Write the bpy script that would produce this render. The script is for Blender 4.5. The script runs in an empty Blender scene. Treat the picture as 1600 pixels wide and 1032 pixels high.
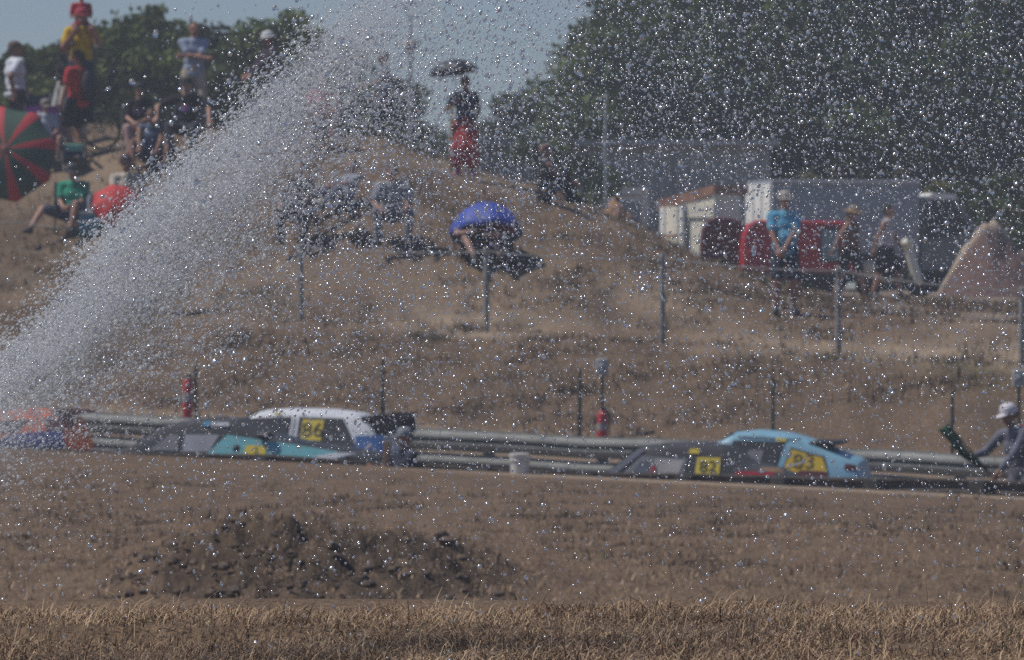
import bpy, bmesh, math, random
import numpy as np
from mathutils import Vector, Matrix, noise as mn

R = math.radians
rng = np.random.default_rng(7)
random.seed(7)
S = bpy.context.scene
COL = S.collection

# ---------------------------------------------------------------- camera, world, sun, exposure
K = 36.0 / 200.0 / 1600.0            # tangent per photo pixel
HZ = 450.0                           # photo row of the horizon
CAMZ = 3.0
cd = bpy.data.cameras.new('camera')
cam = bpy.data.objects.new('camera', cd); COL.objects.link(cam)
cd.lens = 200; cd.sensor_width = 36; cd.clip_start = .5; cd.clip_end = 6000
cam.location = (0, 0, CAMZ)
cam.rotation_euler = (R(90) - (516 - HZ) * K, 0, 0)
cd.dof.use_dof = True; cd.dof.focus_distance = 14.0; cd.dof.aperture_fstop = 17
S.camera = cam

SUN_EL, SUN_AZ = 57, -88             # azimuth from +Y towards +X
w = bpy.data.worlds.new('World'); S.world = w; w.use_nodes = True
nt = w.node_tree; bg = nt.nodes['Background']
sky = nt.nodes.new('ShaderNodeTexSky'); sky.sky_type = 'NISHITA'; sky.sun_disc = False
sky.sun_elevation = R(SUN_EL); sky.sun_rotation = R(SUN_AZ)
sky.dust_density = .2; sky.ozone_density = 3.0; sky.air_density = 1.0
tint = nt.nodes.new('ShaderNodeMix'); tint.data_type = 'RGBA'; tint.blend_type = 'MULTIPLY'; tint.inputs[0].default_value = 1
tint.inputs[7].default_value = (.82, .94, 1.20, 1); nt.links.new(sky.outputs[0], tint.inputs[6])
nt.links.new(tint.outputs[2], bg.inputs[0]); bg.inputs[1].default_value = .049
sl = bpy.data.lights.new('sun', 'SUN'); sl.energy = 3.1; sl.angle = R(.5); sl.color = (1, .94, .85)
so = bpy.data.objects.new('sun', sl); COL.objects.link(so)
sd = Vector((math.sin(R(SUN_AZ)) * math.cos(R(SUN_EL)), math.cos(R(SUN_AZ)) * math.cos(R(SUN_EL)), math.sin(R(SUN_EL))))
so.rotation_euler = sd.to_track_quat('Z', 'Y').to_euler(); so.location = (0, 0, 60)
S.view_settings.view_transform = 'Standard'; S.view_settings.look = 'None'
S.view_settings.exposure = 0.22; S.view_settings.gamma = 1
S.cycles.max_bounces = 8; S.cycles.transmission_bounces = 6; S.cycles.diffuse_bounces = 4
S.cycles.glossy_bounces = 3; S.cycles.volume_bounces = 0; S.cycles.transparent_max_bounces = 8
S.cycles.use_denoising = False; S.cycles.caustics_reflective = False; S.cycles.caustics_refractive = False
S.cycles.sample_clamp_indirect = 4

# ---------------------------------------------------------------- materials
_m = {}
def mat(name, c, rough=.8, var=.12, scale=6., metal=0., bump=0., spec=.5, c2=None, trans=0., stretch=None):
    if name in _m: return _m[name]
    m = bpy.data.materials.new(name); m.use_nodes = True; n = m.node_tree; p = n.nodes['Principled BSDF']
    p.inputs['Roughness'].default_value = rough; p.inputs['Metallic'].default_value = metal
    p.inputs['Specular IOR Level'].default_value = spec
    tc = n.nodes.new('ShaderNodeTexCoord'); nz = n.nodes.new('ShaderNodeTexNoise')
    nz.inputs['Scale'].default_value = scale; nz.inputs['Detail'].default_value = 5
    if stretch:
        mp = n.nodes.new('ShaderNodeMapping'); mp.inputs['Scale'].default_value = stretch
        n.links.new(tc.outputs['Object'], mp.inputs[0]); n.links.new(mp.outputs[0], nz.inputs['Vector'])
    else: n.links.new(tc.outputs['Object'], nz.inputs['Vector'])
    mx = n.nodes.new('ShaderNodeMix'); mx.data_type = 'RGBA'
    c2 = c2 or tuple(max(0, x * (1 - 2.2 * var)) for x in c)
    mx.inputs[6].default_value = (*c2, 1); mx.inputs[7].default_value = (*[min(1, x * (1 + var)) for x in c], 1)
    rp = n.nodes.new('ShaderNodeMapRange'); rp.inputs[1].default_value = .3; rp.inputs[2].default_value = .7
    n.links.new(nz.outputs[0], rp.inputs[0]); n.links.new(rp.outputs[0], mx.inputs[0]); n.links.new(mx.outputs[2], p.inputs['Base Color'])
    if bump:
        b = n.nodes.new('ShaderNodeBump'); b.inputs['Strength'].default_value = bump; b.inputs['Distance'].default_value = .02
        n.links.new(nz.outputs[0], b.inputs['Height']); n.links.new(b.outputs[0], p.inputs['Normal'])
    if trans: p.inputs['Transmission Weight'].default_value = trans
    _m[name] = m; return m
def cloth(name, c): return mat('cloth_' + name, c, .9, .14, 9, bump=.5, spec=.2)

# ---------------------------------------------------------------- mesh helpers
class MB:
    def __init__(s): s.v = []; s.f = []; s.mi = []
    def add(s, v, f, mi=0):
        o = len(s.v); s.v += [tuple(p) for p in v]; s.f += [tuple(i + o for i in q) for q in f]; s.mi += [mi] * len(f); return s
    def box(s, lo, hi, mi=0, M=None, bev=0):
        b = bmesh.new(); bmesh.ops.create_cube(b, size=1)
        for v in b.verts: v.co = Vector([(lo[i] + hi[i]) / 2 + v.co[i] * (hi[i] - lo[i]) for i in range(3)])
        if bev: bmesh.ops.bevel(b, geom=b.edges[:], offset=bev, segments=3, affect='EDGES', profile=.5)
        if M is not None: b.transform(M)
        b.verts.index_update(); s.add([v.co[:] for v in b.verts], [[v.index for v in f.verts] for f in b.faces], mi); b.free(); return s
    def cap(s, a, b, ra, rb=None, n=10, mi=0, round_=True):
        rb = ra if rb is None else rb
        a = Vector(a); b = Vector(b); d = b - a; L = d.length
        if L < 1e-5: d = Vector((0, 0, 1)); L = 1e-5
        q = d.to_track_quat('Z', 'Y'); rings = []
        if round_:
            for t in (80, 50, 22): rings.append((-ra * math.sin(R(t)), ra * math.cos(R(t))))
        rings += [(0, ra), (L, rb)]
        if round_:
            for t in (22, 50, 80): rings.append((L + rb * math.sin(R(t)), rb * math.cos(R(t))))
        v = []
        for z, r in rings:
            for i in range(n): v.append(a + q @ Vector((r * math.cos(2 * math.pi * i / n), r * math.sin(2 * math.pi * i / n), z)))
        f = []
        for j in range(len(rings) - 1):
            for i in range(n): f.append((j * n + i, j * n + (i + 1) % n, (j + 1) * n + (i + 1) % n, (j + 1) * n + i))
        f.append(tuple(reversed(range(n)))); f.append(tuple(range((len(rings) - 1) * n, len(rings) * n)))
        return s.add(v, f, mi)
    def tube(s, pts, r, n=8, mi=0):
        for a, b in zip(pts[:-1], pts[1:]): s.cap(a, b, r, r, n, mi)
        return s
    def ell(s, c, r, rot=None, n=14, m=9, mi=0):
        c = Vector(c); v = [Vector((0, 0, r[2]))]
        for j in range(1, m):
            t = math.pi * j / m
            for i in range(n):
                p = 2 * math.pi * i / n; v.append(Vector((r[0] * math.sin(t) * math.cos(p), r[1] * math.sin(t) * math.sin(p), r[2] * math.cos(t))))
        v.append(Vector((0, 0, -r[2])))
        if rot is not None: v = [rot @ p for p in v]
        v = [p + c for p in v]; f = []
        for i in range(n): f.append((0, 1 + i, 1 + (i + 1) % n))
        for j in range(m - 2):
            for i in range(n): f.append((1 + j * n + i, 1 + (j + 1) * n + i, 1 + (j + 1) * n + (i + 1) % n, 1 + j * n + (i + 1) % n))
        e = 1 + (m - 2) * n
        for i in range(n): f.append((e + i, len(v) - 1, e + (i + 1) % n))
        return s.add(v, f, mi)
    def lathe(s, prof, c=(0, 0, 0), rot=None, n=20, mi=0, close=True):
        c = Vector(c); v = []; f = []
        for r, z in prof:
            for i in range(n):
                p = Vector((r * math.cos(2 * math.pi * i / n), r * math.sin(2 * math.pi * i / n), z))
                v.append((rot @ p if rot is not None else p) + c)
        for j in range(len(prof) - 1):
            for i in range(n): f.append((j * n + i, j * n + (i + 1) % n, (j + 1) * n + (i + 1) % n, (j + 1) * n + i))
        if close: f.append(tuple(reversed(range(n)))); f.append(tuple(range((len(prof) - 1) * n, len(prof) * n)))
        return s.add(v, f, mi)
    def torus(s, c, R_, r, rot=None, n=28, m=8, mi=0):
        c = Vector(c); v = []; f = []
        for i in range(n):
            a = 2 * math.pi * i / n
            for j in range(m):
                b = 2 * math.pi * j / m
                p = Vector(((R_ + r * math.cos(b)) * math.cos(a), r * math.sin(b), (R_ + r * math.cos(b)) * math.sin(a)))
                v.append((rot @ p if rot is not None else p) + c)
        for i in range(n):
            for j in range(m): f.append((i * m + j, ((i + 1) % n) * m + j, ((i + 1) % n) * m + (j + 1) % m, i * m + (j + 1) % m))
        return s.add(v, f, mi)
    def prism(s, poly, y0, y1, mi=0):      # polygon in x,z extruded along y
        n = len(poly); v = [(x, y0, z) for x, z in poly] + [(x, y1, z) for x, z in poly]
        f = [tuple(range(n)), tuple(range(2 * n - 1, n - 1, -1))] + [(i, i + n, (i + 1) % n + n, (i + 1) % n) for i in range(n)]
        return s.add(v, f, mi)
    def mesh(s, name, mats, smooth=True):
        me = bpy.data.meshes.new(name); me.from_pydata(s.v, [], s.f)
        for m in (mats if isinstance(mats, (list, tuple)) else [mats]): me.materials.append(m)
        me.polygons.foreach_set('material_index', s.mi)
        if smooth:
            me.polygons.foreach_set('use_smooth', [True] * len(s.f)); me.update(); me.set_sharp_from_angle(angle=R(42))
        me.update(); return me
    def build(s, name, mats, parent=None, smooth=True, remesh=None):
        o = bpy.data.objects.new(name, s.mesh(name, mats, smooth)); COL.objects.link(o)
        if remesh:
            md = o.modifiers.new('r', 'REMESH'); md.mode = 'VOXEL'; md.voxel_size = remesh; md.use_smooth_shade = True
            ms = o.modifiers.new('s', 'SMOOTH'); ms.iterations = 2; ms.factor = .5
            dg = bpy.context.evaluated_depsgraph_get()
            me = bpy.data.meshes.new_from_object(o.evaluated_get(dg)); o.modifiers.clear()
            old = o.data; o.data = me; bpy.data.meshes.remove(old); me.name = name
            if not me.materials: me.materials.append(mats)
        if parent: o.parent = parent
        return o

def tag(o, label=None, cat=None, group=None, kind=None):
    if label: o['label'] = label
    if cat: o['category'] = cat
    if group: o['group'] = group
    if kind: o['kind'] = kind
    return o
def thing(name, label, cat, loc, rz=0., group=None, scale=1.):
    o = bpy.data.objects.new(name, None); COL.objects.link(o); o.location = loc; o.rotation_euler = (0, 0, rz); o.scale = (scale,) * 3
    o.empty_display_size = .2
    return tag(o, label, cat, group)
def raw_mesh(name, V, F, mats, mi=None, attrs=None, smooth=True):   # fast: V (n,3), F (m,k)
    me = bpy.data.meshes.new(name); V = np.asarray(V, np.float32); F = np.asarray(F, np.int32); k = F.shape[1]
    me.vertices.add(len(V)); me.vertices.foreach_set('co', V.ravel())
    me.loops.add(F.size); me.loops.foreach_set('vertex_index', F.ravel())
    me.polygons.add(len(F)); me.polygons.foreach_set('loop_start', np.arange(len(F), dtype=np.int32) * k)
    me.polygons.foreach_set('use_smooth', np.full(len(F), smooth))
    for m in mats: me.materials.append(m)
    if mi is not None: me.polygons.foreach_set('material_index', np.asarray(mi, np.int32))
    for nm, a in (attrs or {}).items():
        at = me.attributes.new(nm, 'FLOAT', 'POINT'); at.data.foreach_set('value', np.asarray(a, np.float32))
    me.update(calc_edges=True)
    o = bpy.data.objects.new(name, me); COL.objects.link(o); return o

# ---------------------------------------------------------------- terrain
def P(px, py, D): return Vector(((px - 800) * K * D, D, CAMZ - (py - HZ) * K * D))
def smooth(t): t = min(1, max(0, t)); return t * t * (3 - 2 * t)
def wr(r): return smooth((r - 25) / 35) * (1 - smooth((r - 110) / 120))
def ztrack(X): return -.15 - .032 * max(-12, min(12, X))
def zcrest(X): return .81 - .028 * max(-12, min(12, X))
HPX = [0, 300, 600, 750, 900, 1000, 1100, 1300, 1600]
HILL = [  # u = r-78, z by column
    (0.6, [.78, .70, .62, .56, .52, .48, .45, .40, .34]),
    (2.2, [1.45, 1.3, 1.2, 1.12, 1.05, 1.0, .95, .9, .8]),
    (6.3, [2.85, 2.58, 2.42, 2.33, 2.24, 2.18, 2.1, 2.0, 1.88]),
    (7.5, [3.05, 2.72, 2.5, 2.4, 2.3, 2.24, 2.16, 2.08, 1.95]),
    (10., [3.86, 3.75, 3.62, 3.34, 3.1, 2.98, 2.85, 2.55, 2.4]),
    (13.5, [5.3, 5.25, 5.1, 4.65, 4.2, 3.75, 3.35, 2.72, 2.55]),
    (17., [5.85, 5.8, 5.5, 4.95, 4.45, 4.0, 3.45, 2.78, 2.62]),
    (26., [5.7, 5.7, 5.3, 4.7, 4.2, 3.7, 3.2, 2.78, 2.75]),
    (40., [4.3, 4.3, 4.1, 3.8, 3.4, 3.1, 2.95, 2.9, 2.9]),
    (80., [3.4, 3.4, 3.3, 3.2, 3.1, 3.0, 3.0, 3.0, 3.0]),
    (9000., [3.0] * 9)]
def hill(px, u):
    for (u0, z0), (u1, z1) in zip(HILL[:-1], HILL[1:]):
        if u <= u1: break
    t = min(1, max(0, (u - u0) / (u1 - u0)))
    return float(np.interp(px, HPX, z0)) * (1 - t) + float(np.interp(px, HPX, z1)) * t
def gz(X, Y, r=None, rough=True):
    if r is None:
        r = Y
        for _ in range(12): r = Y + .6 * X * wr(r)
    px = 800 + X / (K * max(Y, 1))
    nb = mn.noise(Vector((X * .9, Y * .5, 3))) ; ns = mn.noise(Vector((X * 3.1, Y * 2.2, 9)))
    if r < 14.6: z = 2.112 + .030 * mn.noise(Vector((X * 1.7, 1, 6))) + .02 * nb * 2 + .014 * ns + .030 * max(-1.3, min(1.3, (px - 800) / 800)) + (.025 * smooth((px - 1100) / 300) if Y > 13 else 0)
    elif r < 32:
        a = 2.125 + .024 * nb; t = smooth((r - 14.6) / 17.4); z = a * (1 - t) + .92 * t
    elif r < 67.2:
        t = smooth((r - 48) / 19); z = .92 * (1 - t) + zcrest(X) * t
        if rough: z += (.035 * nb + .03 * ns + .03 * mn.noise(Vector((X * 6, Y * 2.5, 4)))) * (1 - t * .8)
        # soil heap on the left
        e = math.exp(-((r - 39.5) / 2.6) ** 2) if r < 39.5 else math.exp(-((r - 39.5) / 5) ** 2)
        hx = float(np.interp(px, [-200, 120, 330, 420, 560, 700, 800, 900], [0, .04, .30, .36, .27, .22, .06, 0]))
        z += e * hx * (1 + (.55 * ns + .5 * mn.noise(Vector((X * 8, Y * 5, 1))) if rough else 0))
    elif r < 69.6:
        t = smooth((r - 67.4) / 2.2); z = zcrest(X) * (1 - t) + ztrack(X) * t
    elif r < 77.4: z = ztrack(X)
    elif r < 78.6:
        t = smooth((r - 77.4) / 1.2); z = ztrack(X) * (1 - t) + hill(px, .6) * t
    else:
        z = hill(px, r - 78)
        if rough and r < 140: z += (.10 * nb + .035 * ns) * min(1, (r - 78.6) / 4) * min(1, max(.25, (1400 - px) / 400))
    return z
def hit(px, py, lo=70., hi=150.):
    t = (px - 800) * K; D = lo
    while D < hi:
        if CAMZ - (py - HZ) * K * D <= gz(t * D, D, rough=True): break
        D += .08
    else:
        print('MISS', px, py); D = 96.
    return Vector((t * D, D, gz(t * D, D)))
def at(px, D): return Vector(((px - 800) * K * D, D, gz((px - 800) * K * D, D)))

def build_terrain():
    us = np.concatenate([np.linspace(-1.2, -.14, 16)[:-1], np.linspace(-.14, .14, 300), np.linspace(.14, 1.2, 16)[1:]])
    rs = np.concatenate([np.arange(3, 11, .4), np.arange(11, 15.4, .06), np.arange(15.4, 33, .5), np.arange(33, 48, .16), np.arange(48, 66, .5),
                         np.arange(66, 80, .2), np.arange(80, 106, .3), np.arange(106, 150, 2.), np.array([150, 170, 200, 260, 350, 500, 800, 1500, 3000, 5000.])])
    V = np.zeros((len(rs), len(us), 3)); soil = np.zeros(V.shape[:2]); pale = soil.copy(); green = soil.copy(); grav = soil.copy()
    for i, r in enumerate(rs):
        ww = wr(r)
        for j, u in enumerate(us):
            X = u * (r + 8); Y = r - .6 * X * ww
            V[i, j] = (X, Y, gz(X, Y, r)); px = 800 + X / (K * Y) if Y > 1 else 800
            n1 = mn.fractal(Vector((X * 1.3, Y * .7, 0)), 1, 2, 4); n2 = mn.fractal(Vector((X * .35, Y * .25, 5)), 1, 2, 3)
            if 33 < r < 48:
                e = math.exp(-((r - 38.5) / 4.2) ** 2); hx = float(np.interp(px, [60, 200, 330, 700, 800, 900], [0, .5, 1, 1, .35, 0]))
                soil[i, j] = max(0, min(1, (e * hx) * 1.5 - .38 + 1.5 * mn.fractal(Vector((X * 5, Y * 2.4, 2)), 1, 2, 4)))* min(1, e * hx * 2.5)
            elif 48 <= r < 66: soil[i, j] = max(0, n1 * 1.3 - .30) * .7
            if 33 < r < 48: soil[i, j] = max(soil[i, j], max(0, n1 * 1.2 - .28) * .6)
            if 80 < r < 105: soil[i, j] = max(0, mn.fractal(Vector((X * 1.1, Y * .8, 3)), 1, 2, 5) * 1.3 - .12) * .75 * (1.25 if px < 1150 else .6)
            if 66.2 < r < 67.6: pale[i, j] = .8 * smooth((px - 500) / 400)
            if 78.2 < r < 80.0: pale[i, j] = .55
            if 84 < r < 86.2: pale[i, j] = .45 + n2
            if 80 < r < 92 and px < 620: soil[i, j] = max(soil[i, j], (.42 + n1 * .5) * (1 - smooth((px - 250) / 350)) * (1 - smooth((r - 88) / 4)))
            if 80 < r < 84.4: soil[i, j] = max(soil[i, j], .22 + n1 * .5)
            if r > 86.2: pale[i, j] = max(0, .15 + n2 * .8)
            if 81 < r < 84.6: green[i, j] = .35 * max(0, n2 * 2.2 + .1) * smooth((px - 1050) / 300)
            if 69 < r < 77.6: grav[i, j] = 1
            if 88 < r < 200 and px > 1180: grav[i, j] = .85 * smooth((px - (1280 if r < 96 else 1180)) / 120) * smooth((r - 88 + 2 * n2) / 3)
            if r > 108: green[i, j] = .5
    nr, nu = len(rs), len(us)
    idx = np.arange(nr * nu).reshape(nr, nu)
    F = np.stack([idx[:-1, :-1], idx[:-1, 1:], idx[1:, 1:], idx[1:, :-1]], -1).reshape(-1, 4)
    m = bpy.data.materials.new('dry_ground'); m.use_nodes = True; n = m.node_tree; p = n.nodes['Principled BSDF']
    p.inputs['Roughness'].default_value = .95; p.inputs['Specular IOR Level'].default_value = .1
    tc = n.nodes.new('ShaderNodeTexCoord')
    def nz(scale, det=8, mapsc=None, rough=.6):
        t = n.nodes.new('ShaderNodeTexNoise'); t.inputs['Scale'].default_value = scale; t.inputs['Detail'].default_value = det; t.inputs['Roughness'].default_value = rough
        if mapsc:
            mp = n.nodes.new('ShaderNodeMapping'); mp.inputs['Scale'].default_value = mapsc; n.links.new(tc.outputs['Object'], mp.inputs[0]); n.links.new(mp.outputs[0], t.inputs[0])
        else: n.links.new(tc.outputs['Object'], t.inputs[0])
        return t.outputs[0]
    def ramp(f, a, b):
        r_ = n.nodes.new('ShaderNodeMapRange'); r_.inputs[1].default_value = a; r_.inputs[2].default_value = b; n.links.new(f, r_.inputs[0]); return r_.outputs[0]
    def mix(f, a, b):
        x = n.nodes.new('ShaderNodeMix'); x.data_type = 'RGBA'
        n.links.new(f, x.inputs[0])
        for k_, q in ((6, a), (7, b)):
            if isinstance(q, tuple): x.inputs[k_].default_value = (*q, 1)
            else: n.links.new(q, x.inputs[k_])
        return x.outputs[2]
    def att(nm): a = n.nodes.new('ShaderNodeAttribute'); a.attribute_name = nm; return a.outputs['Fac']
    big = ramp(nz(.55), .35, .65); fine = ramp(nz(3.0, 10, (1.6, .6, 1), .75), .32, .68); tiny = ramp(nz(16, 6, (1.5, .5, .6)), .25, .75)
    c = mix(big, (.135, .092, .066), (.20, .138, .094)); c = mix(fine, c, (.265, .19, .128))
    d = n.nodes.new('ShaderNodeMix'); d.data_type = 'RGBA'; d.blend_type = 'MULTIPLY'; d.inputs[0].default_value = .8
    n.links.new(c, d.inputs[6]); tn = mix(tiny, (.45, .42, .40), (1.15, 1.12, 1.08)); n.links.new(tn, d.inputs[7]); c = d.outputs[2]
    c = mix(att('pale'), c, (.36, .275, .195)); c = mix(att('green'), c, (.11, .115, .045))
    c = mix(att('grav'), c, mix(fine, (.27, .21, .17), (.36, .29, .235))); c = mix(att('soil'), c, mix(tiny, (.045, .034, .026), (.12, .086, .062)))
    n.links.new(c, p.inputs['Base Color'])
    b = n.nodes.new('ShaderNodeBump'); b.inputs['Strength'].default_value = .7; b.inputs['Distance'].default_value = .05
    n.links.new(tiny, b.inputs['Height']); n.links.new(b.outputs[0], p.inputs['Normal'])
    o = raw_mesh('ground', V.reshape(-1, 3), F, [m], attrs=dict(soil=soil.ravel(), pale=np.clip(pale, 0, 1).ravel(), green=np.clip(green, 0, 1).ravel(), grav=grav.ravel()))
    tag(o, kind='structure')
build_terrain()
# ---------------------------------------------------------------- shed, huts, vehicles far behind
white = mat('white_paint', (.80, .79, .76), .6, .05, 3); cream = mat('cream_paint', (.76, .72, .60), .7, .07, 2)
rust = mat('rusty_fascia', (.34, .17, .11), .85, .2, 4); steel = mat('galvanised_steel', (.42, .43, .42), .45, .15, 5, metal=.6)
dark = mat('dark_rubber', (.02, .02, .02), .8, .2, 8); glassd = mat('dark_glass', (.03, .035, .04), .3, .1, 3, spec=.2)
black = mat('black_paint', (.022, .022, .025), .4, .15, 5); redp = mat('red_van_paint', (.42, .02, .03), .35, .08, 3)
maroon = mat('maroon_and_shaded_red', (.10, .018, .022), .5, .1, 3); blackplastic = mat('black_plastic', (.015, .015, .016), .55, .2, 8)  # maroon car trim; on the trailer it paints in shaded red
greym = mat('corrugated_grey', (.40, .39, .37), .7, .12, 1.2, metal=0)

def corrugated(w, h, pitch=.4, depth=.05):
    b = MB(); n = int(w / pitch); v = []; xs = []
    for i in range(n):
        x = i * pitch
        xs += [(x, 0), (x + pitch * .35, 0), (x + pitch * .5, -depth), (x + pitch * .85, -depth)]
    xs.append((n * pitch, 0))
    for x, y in xs: v += [(x, y, 0), (x, y, h)]
    b.add(v, [(2 * i, 2 * i + 2, 2 * i + 3, 2 * i + 1) for i in range(len(xs) - 1)]); return b

D = 124; x0 = P(735, 0, D).x; x1 = P(1203, 0, D).x
t = thing('metal_shed', 'long low grey corrugated shed at the foot of the trees', 'shed', (x0, D, 2.9))
corrugated(x1 - x0, P(0, 228, D).z - 2.9, .33).build('wall', greym, t, False)
MB().box((0, .06, -1), (x1 - x0, 8, P(0, 228, D).z - 2.95)).build('frame', greym, t, False)
h = P(0, 228, D).z - 2.9
MB().prism([(-.2, h), (x1 - x0 + .2, h), (x1 - x0 + .2, h + .12), (-.2, h + .12)], -.35, 8.2).build('roof', greym, t, False)

# cream hut with sloping rusty roof
D = 112; g = 2.9
def lx(px): return P(px, 0, D).x
def lz(py): return P(0, py, D).z
t = thing('cream_hut', 'low cream hut with a rust-coloured sloping roof edge beside the red van', 'hut', (lx(1033), D, g), R(-48)); t.scale = (1.0, 1, 1)
X0 = lx(1038)
MB().prism([(0, 0), (lx(1158) - X0, 0), (lx(1158) - X0, lz(300) - g), (0, lz(320) - g)], 0, .7).build('wall', cream, t, False)
MB().prism([(-.08, lz(328) - g), (lx(1160) - X0, lz(305) - g), (lx(1160) - X0, lz(291) - g), (-.08, lz(313) - g)], -.035, .9).build('roof', rust, t, False)
for a, b_ in ((1039, 1049), (1052, 1078), (1082, 1092)):
    MB().box((lx(a) - X0, -.05, 0), (lx(b_) - X0, -.003, lz(324) - g), bev=.01).build('door_panel', white if a != 1052 else cream, t)
MB().box((lx(1093) - X0, -.09, 0), (lx(1098) - X0, -.003, lz(321) - g)).build('post', steel, t)
MB().box((lx(1040) - X0, -.2, lz(372) - g), (lx(1085) - X0, -.14, lz(367) - g)).build('hand_rail', rust, t)
MB().box((lx(1098) - X0, -.04, lz(341) - g), (lx(1158) - X0, -.003, lz(320) - g)).build('wall_panel', cream, t)

D = 110
t = thing('timber_gateway', 'pale beam on a single post standing left of the cream hut', 'gateway', (lx(1006), D, 2.9))
MB().box((-.06, -.06, -.2), (.09, .06, lz(292) - 2.9)).build('post', cream, t)
MB().box((lx(972) - lx(1006), -.05, lz(314) - 2.9), (-.062, .05, lz(293) - 2.9)).build('beam', cream, t)
MB().box((lx(972) - lx(1006), -.08, lz(305) - 2.9), (-.064, -.052, lz(303) - 2.9)).build('batten', steel, t)

# brown earth heap
def heap(name, label, pxa, pxb, pytop, base_py, D, m, depth=2.2, peak=.5, sharp=1.0, n=44):
    xa, xb = P(pxa, 0, D).x, P(pxb, 0, D).x; zt = P(0, pytop, D).z; zb = P(0, base_py, D).z; V = []; F = []; pal = []
    for i in range(n):
        for j in range(n):
            u, v = i / (n - 1), j / (n - 1); e = (1 - abs(u - peak) / (peak if u < peak else 1 - peak)) ; e = max(0, e); e = (1 - math.sqrt((1 - e) ** 2 + .006)) / (1 - math.sqrt(.006)); e = max(0, e) ** sharp
            f_ = max(0, 1 - abs(v - .5) * 2) ** .9; hh = min(e, 1) * f_
            nn = mn.fractal(Vector((u * 7, v * 6, D)), 1, 2, 4) * .22
            z = zb - .2 + (zt - zb + .2) * min(1, hh * 1.03) * (1 + nn)
            V.append((xa + u * (xb - xa), D + (v - .5) * depth * 2, z)); pal.append(smooth((f_ - .86 + .6 * nn) / .12) * (1 if u < .55 else .6))
            if i and j: F.append(((i - 1) * n + j - 1, i * n + j - 1, i * n + j, (i - 1) * n + j))
    o = raw_mesh(name, V, F, [m], attrs=dict(pale=pal)); return tag(o, label, 'heap')
def heap_mat(nm, a, b, c):
    m = mat(nm, a, .95, .2, 14, bump=.8, c2=b); n = m.node_tree; p = n.nodes['Principled BSDF']
    src = p.inputs['Base Color'].links[0].from_socket; x = n.nodes.new('ShaderNodeMix'); x.data_type = 'RGBA'
    at_ = n.nodes.new('ShaderNodeAttribute'); at_.attribute_name = 'pale'; n.links.new(at_.outputs['Fac'], x.inputs[0]); n.links.new(src, x.inputs[6])
    x.inputs[7].default_value = (*c, 1); n.links.new(x.outputs[2], p.inputs['Base Color']); return m
heap('gravel_heap', 'pointed heap of reddish gravel with a pale dusty crest beside the track', 1458, 1668, 350, 462, 108, heap_mat('red_gravel', (.12, .066, .056), (.065, .038, .032), (.40, .32, .24)), 2.4, .40, .80)
heap('earth_heap', 'rusty brown earth heap left of the pale timber gateway', 900, 1012, 316, 385, 107, heap_mat('brown_earth', (.27, .14, .075), (.13, .075, .05), (.27, .16, .09)), 1.6, .55, .55)

# box truck seen from its flank, tail turned to the sun
def wheel(parent, c, r, w_, name='wheel', tyre=dark, n=20):
    b = MB(); rot = Matrix.Rotation(R(90), 3, 'X')
    b.lathe([(r * .6, -w_ / 2), (r * .93, -w_ / 2), (r, -w_ * .35), (r, w_ * .35), (r * .93, w_ / 2), (r * .6, w_ / 2)], c, rot, n)
    o = b.build(name, tyre, parent)
    MB().lathe([(r * .1, -w_ * .42), (r * .58, -w_ * .42), (r * .6, w_ * .44), (r * .2, w_ * .5)], c, rot, n).build('rim', steel, o)
    return o
D = 116; g = gz(lx(1320), D)
t = thing('box_truck', 'grey sided box truck with a white tail parked behind the two walking women', 'truck', (lx(1206), D, g), R(13))
H = lz(281) - g
Lb = 3.15
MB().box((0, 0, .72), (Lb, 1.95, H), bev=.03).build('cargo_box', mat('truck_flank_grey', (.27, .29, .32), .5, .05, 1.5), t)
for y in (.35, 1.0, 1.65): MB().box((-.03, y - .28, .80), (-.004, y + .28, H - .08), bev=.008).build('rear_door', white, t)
MB().box((0, -.03, H - .09), (Lb, -.003, H - .02)).build('roof_rail', greym, t)
MB().box((.05, .1, .5), (Lb + 1.5, 1.85, .70)).build('chassis', black, t)
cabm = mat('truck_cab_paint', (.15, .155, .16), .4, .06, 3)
prof = [(Lb + .06, .45), (Lb + .06, 1.9), (Lb + .3, 2.02), (Lb + .75, 1.98), (Lb + 1.15, 1.5), (Lb + 1.45, 1.15), (Lb + 1.55, .45)]
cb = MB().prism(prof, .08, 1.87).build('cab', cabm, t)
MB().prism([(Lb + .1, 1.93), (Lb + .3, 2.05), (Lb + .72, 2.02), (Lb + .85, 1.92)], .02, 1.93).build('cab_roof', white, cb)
MB().prism([(Lb + .12, 1.10), (Lb + .12, 1.86), (Lb + .70, 1.88), (Lb + 1.16, 1.22)], .04, .076).build('side_window', glassd, cb)
MB().add([(Lb + .79, .2, 1.95), (Lb + .79, 1.75, 1.95), (Lb + 1.18, 1.75, 1.50), (Lb + 1.18, .2, 1.50)], [(0, 1, 2, 3)]).build('windscreen', glassd, cb)
for x in (.8, Lb + .85):
    for y in (.25, 1.7): wheel(t, (x, y, .38), .38, .24)

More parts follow.
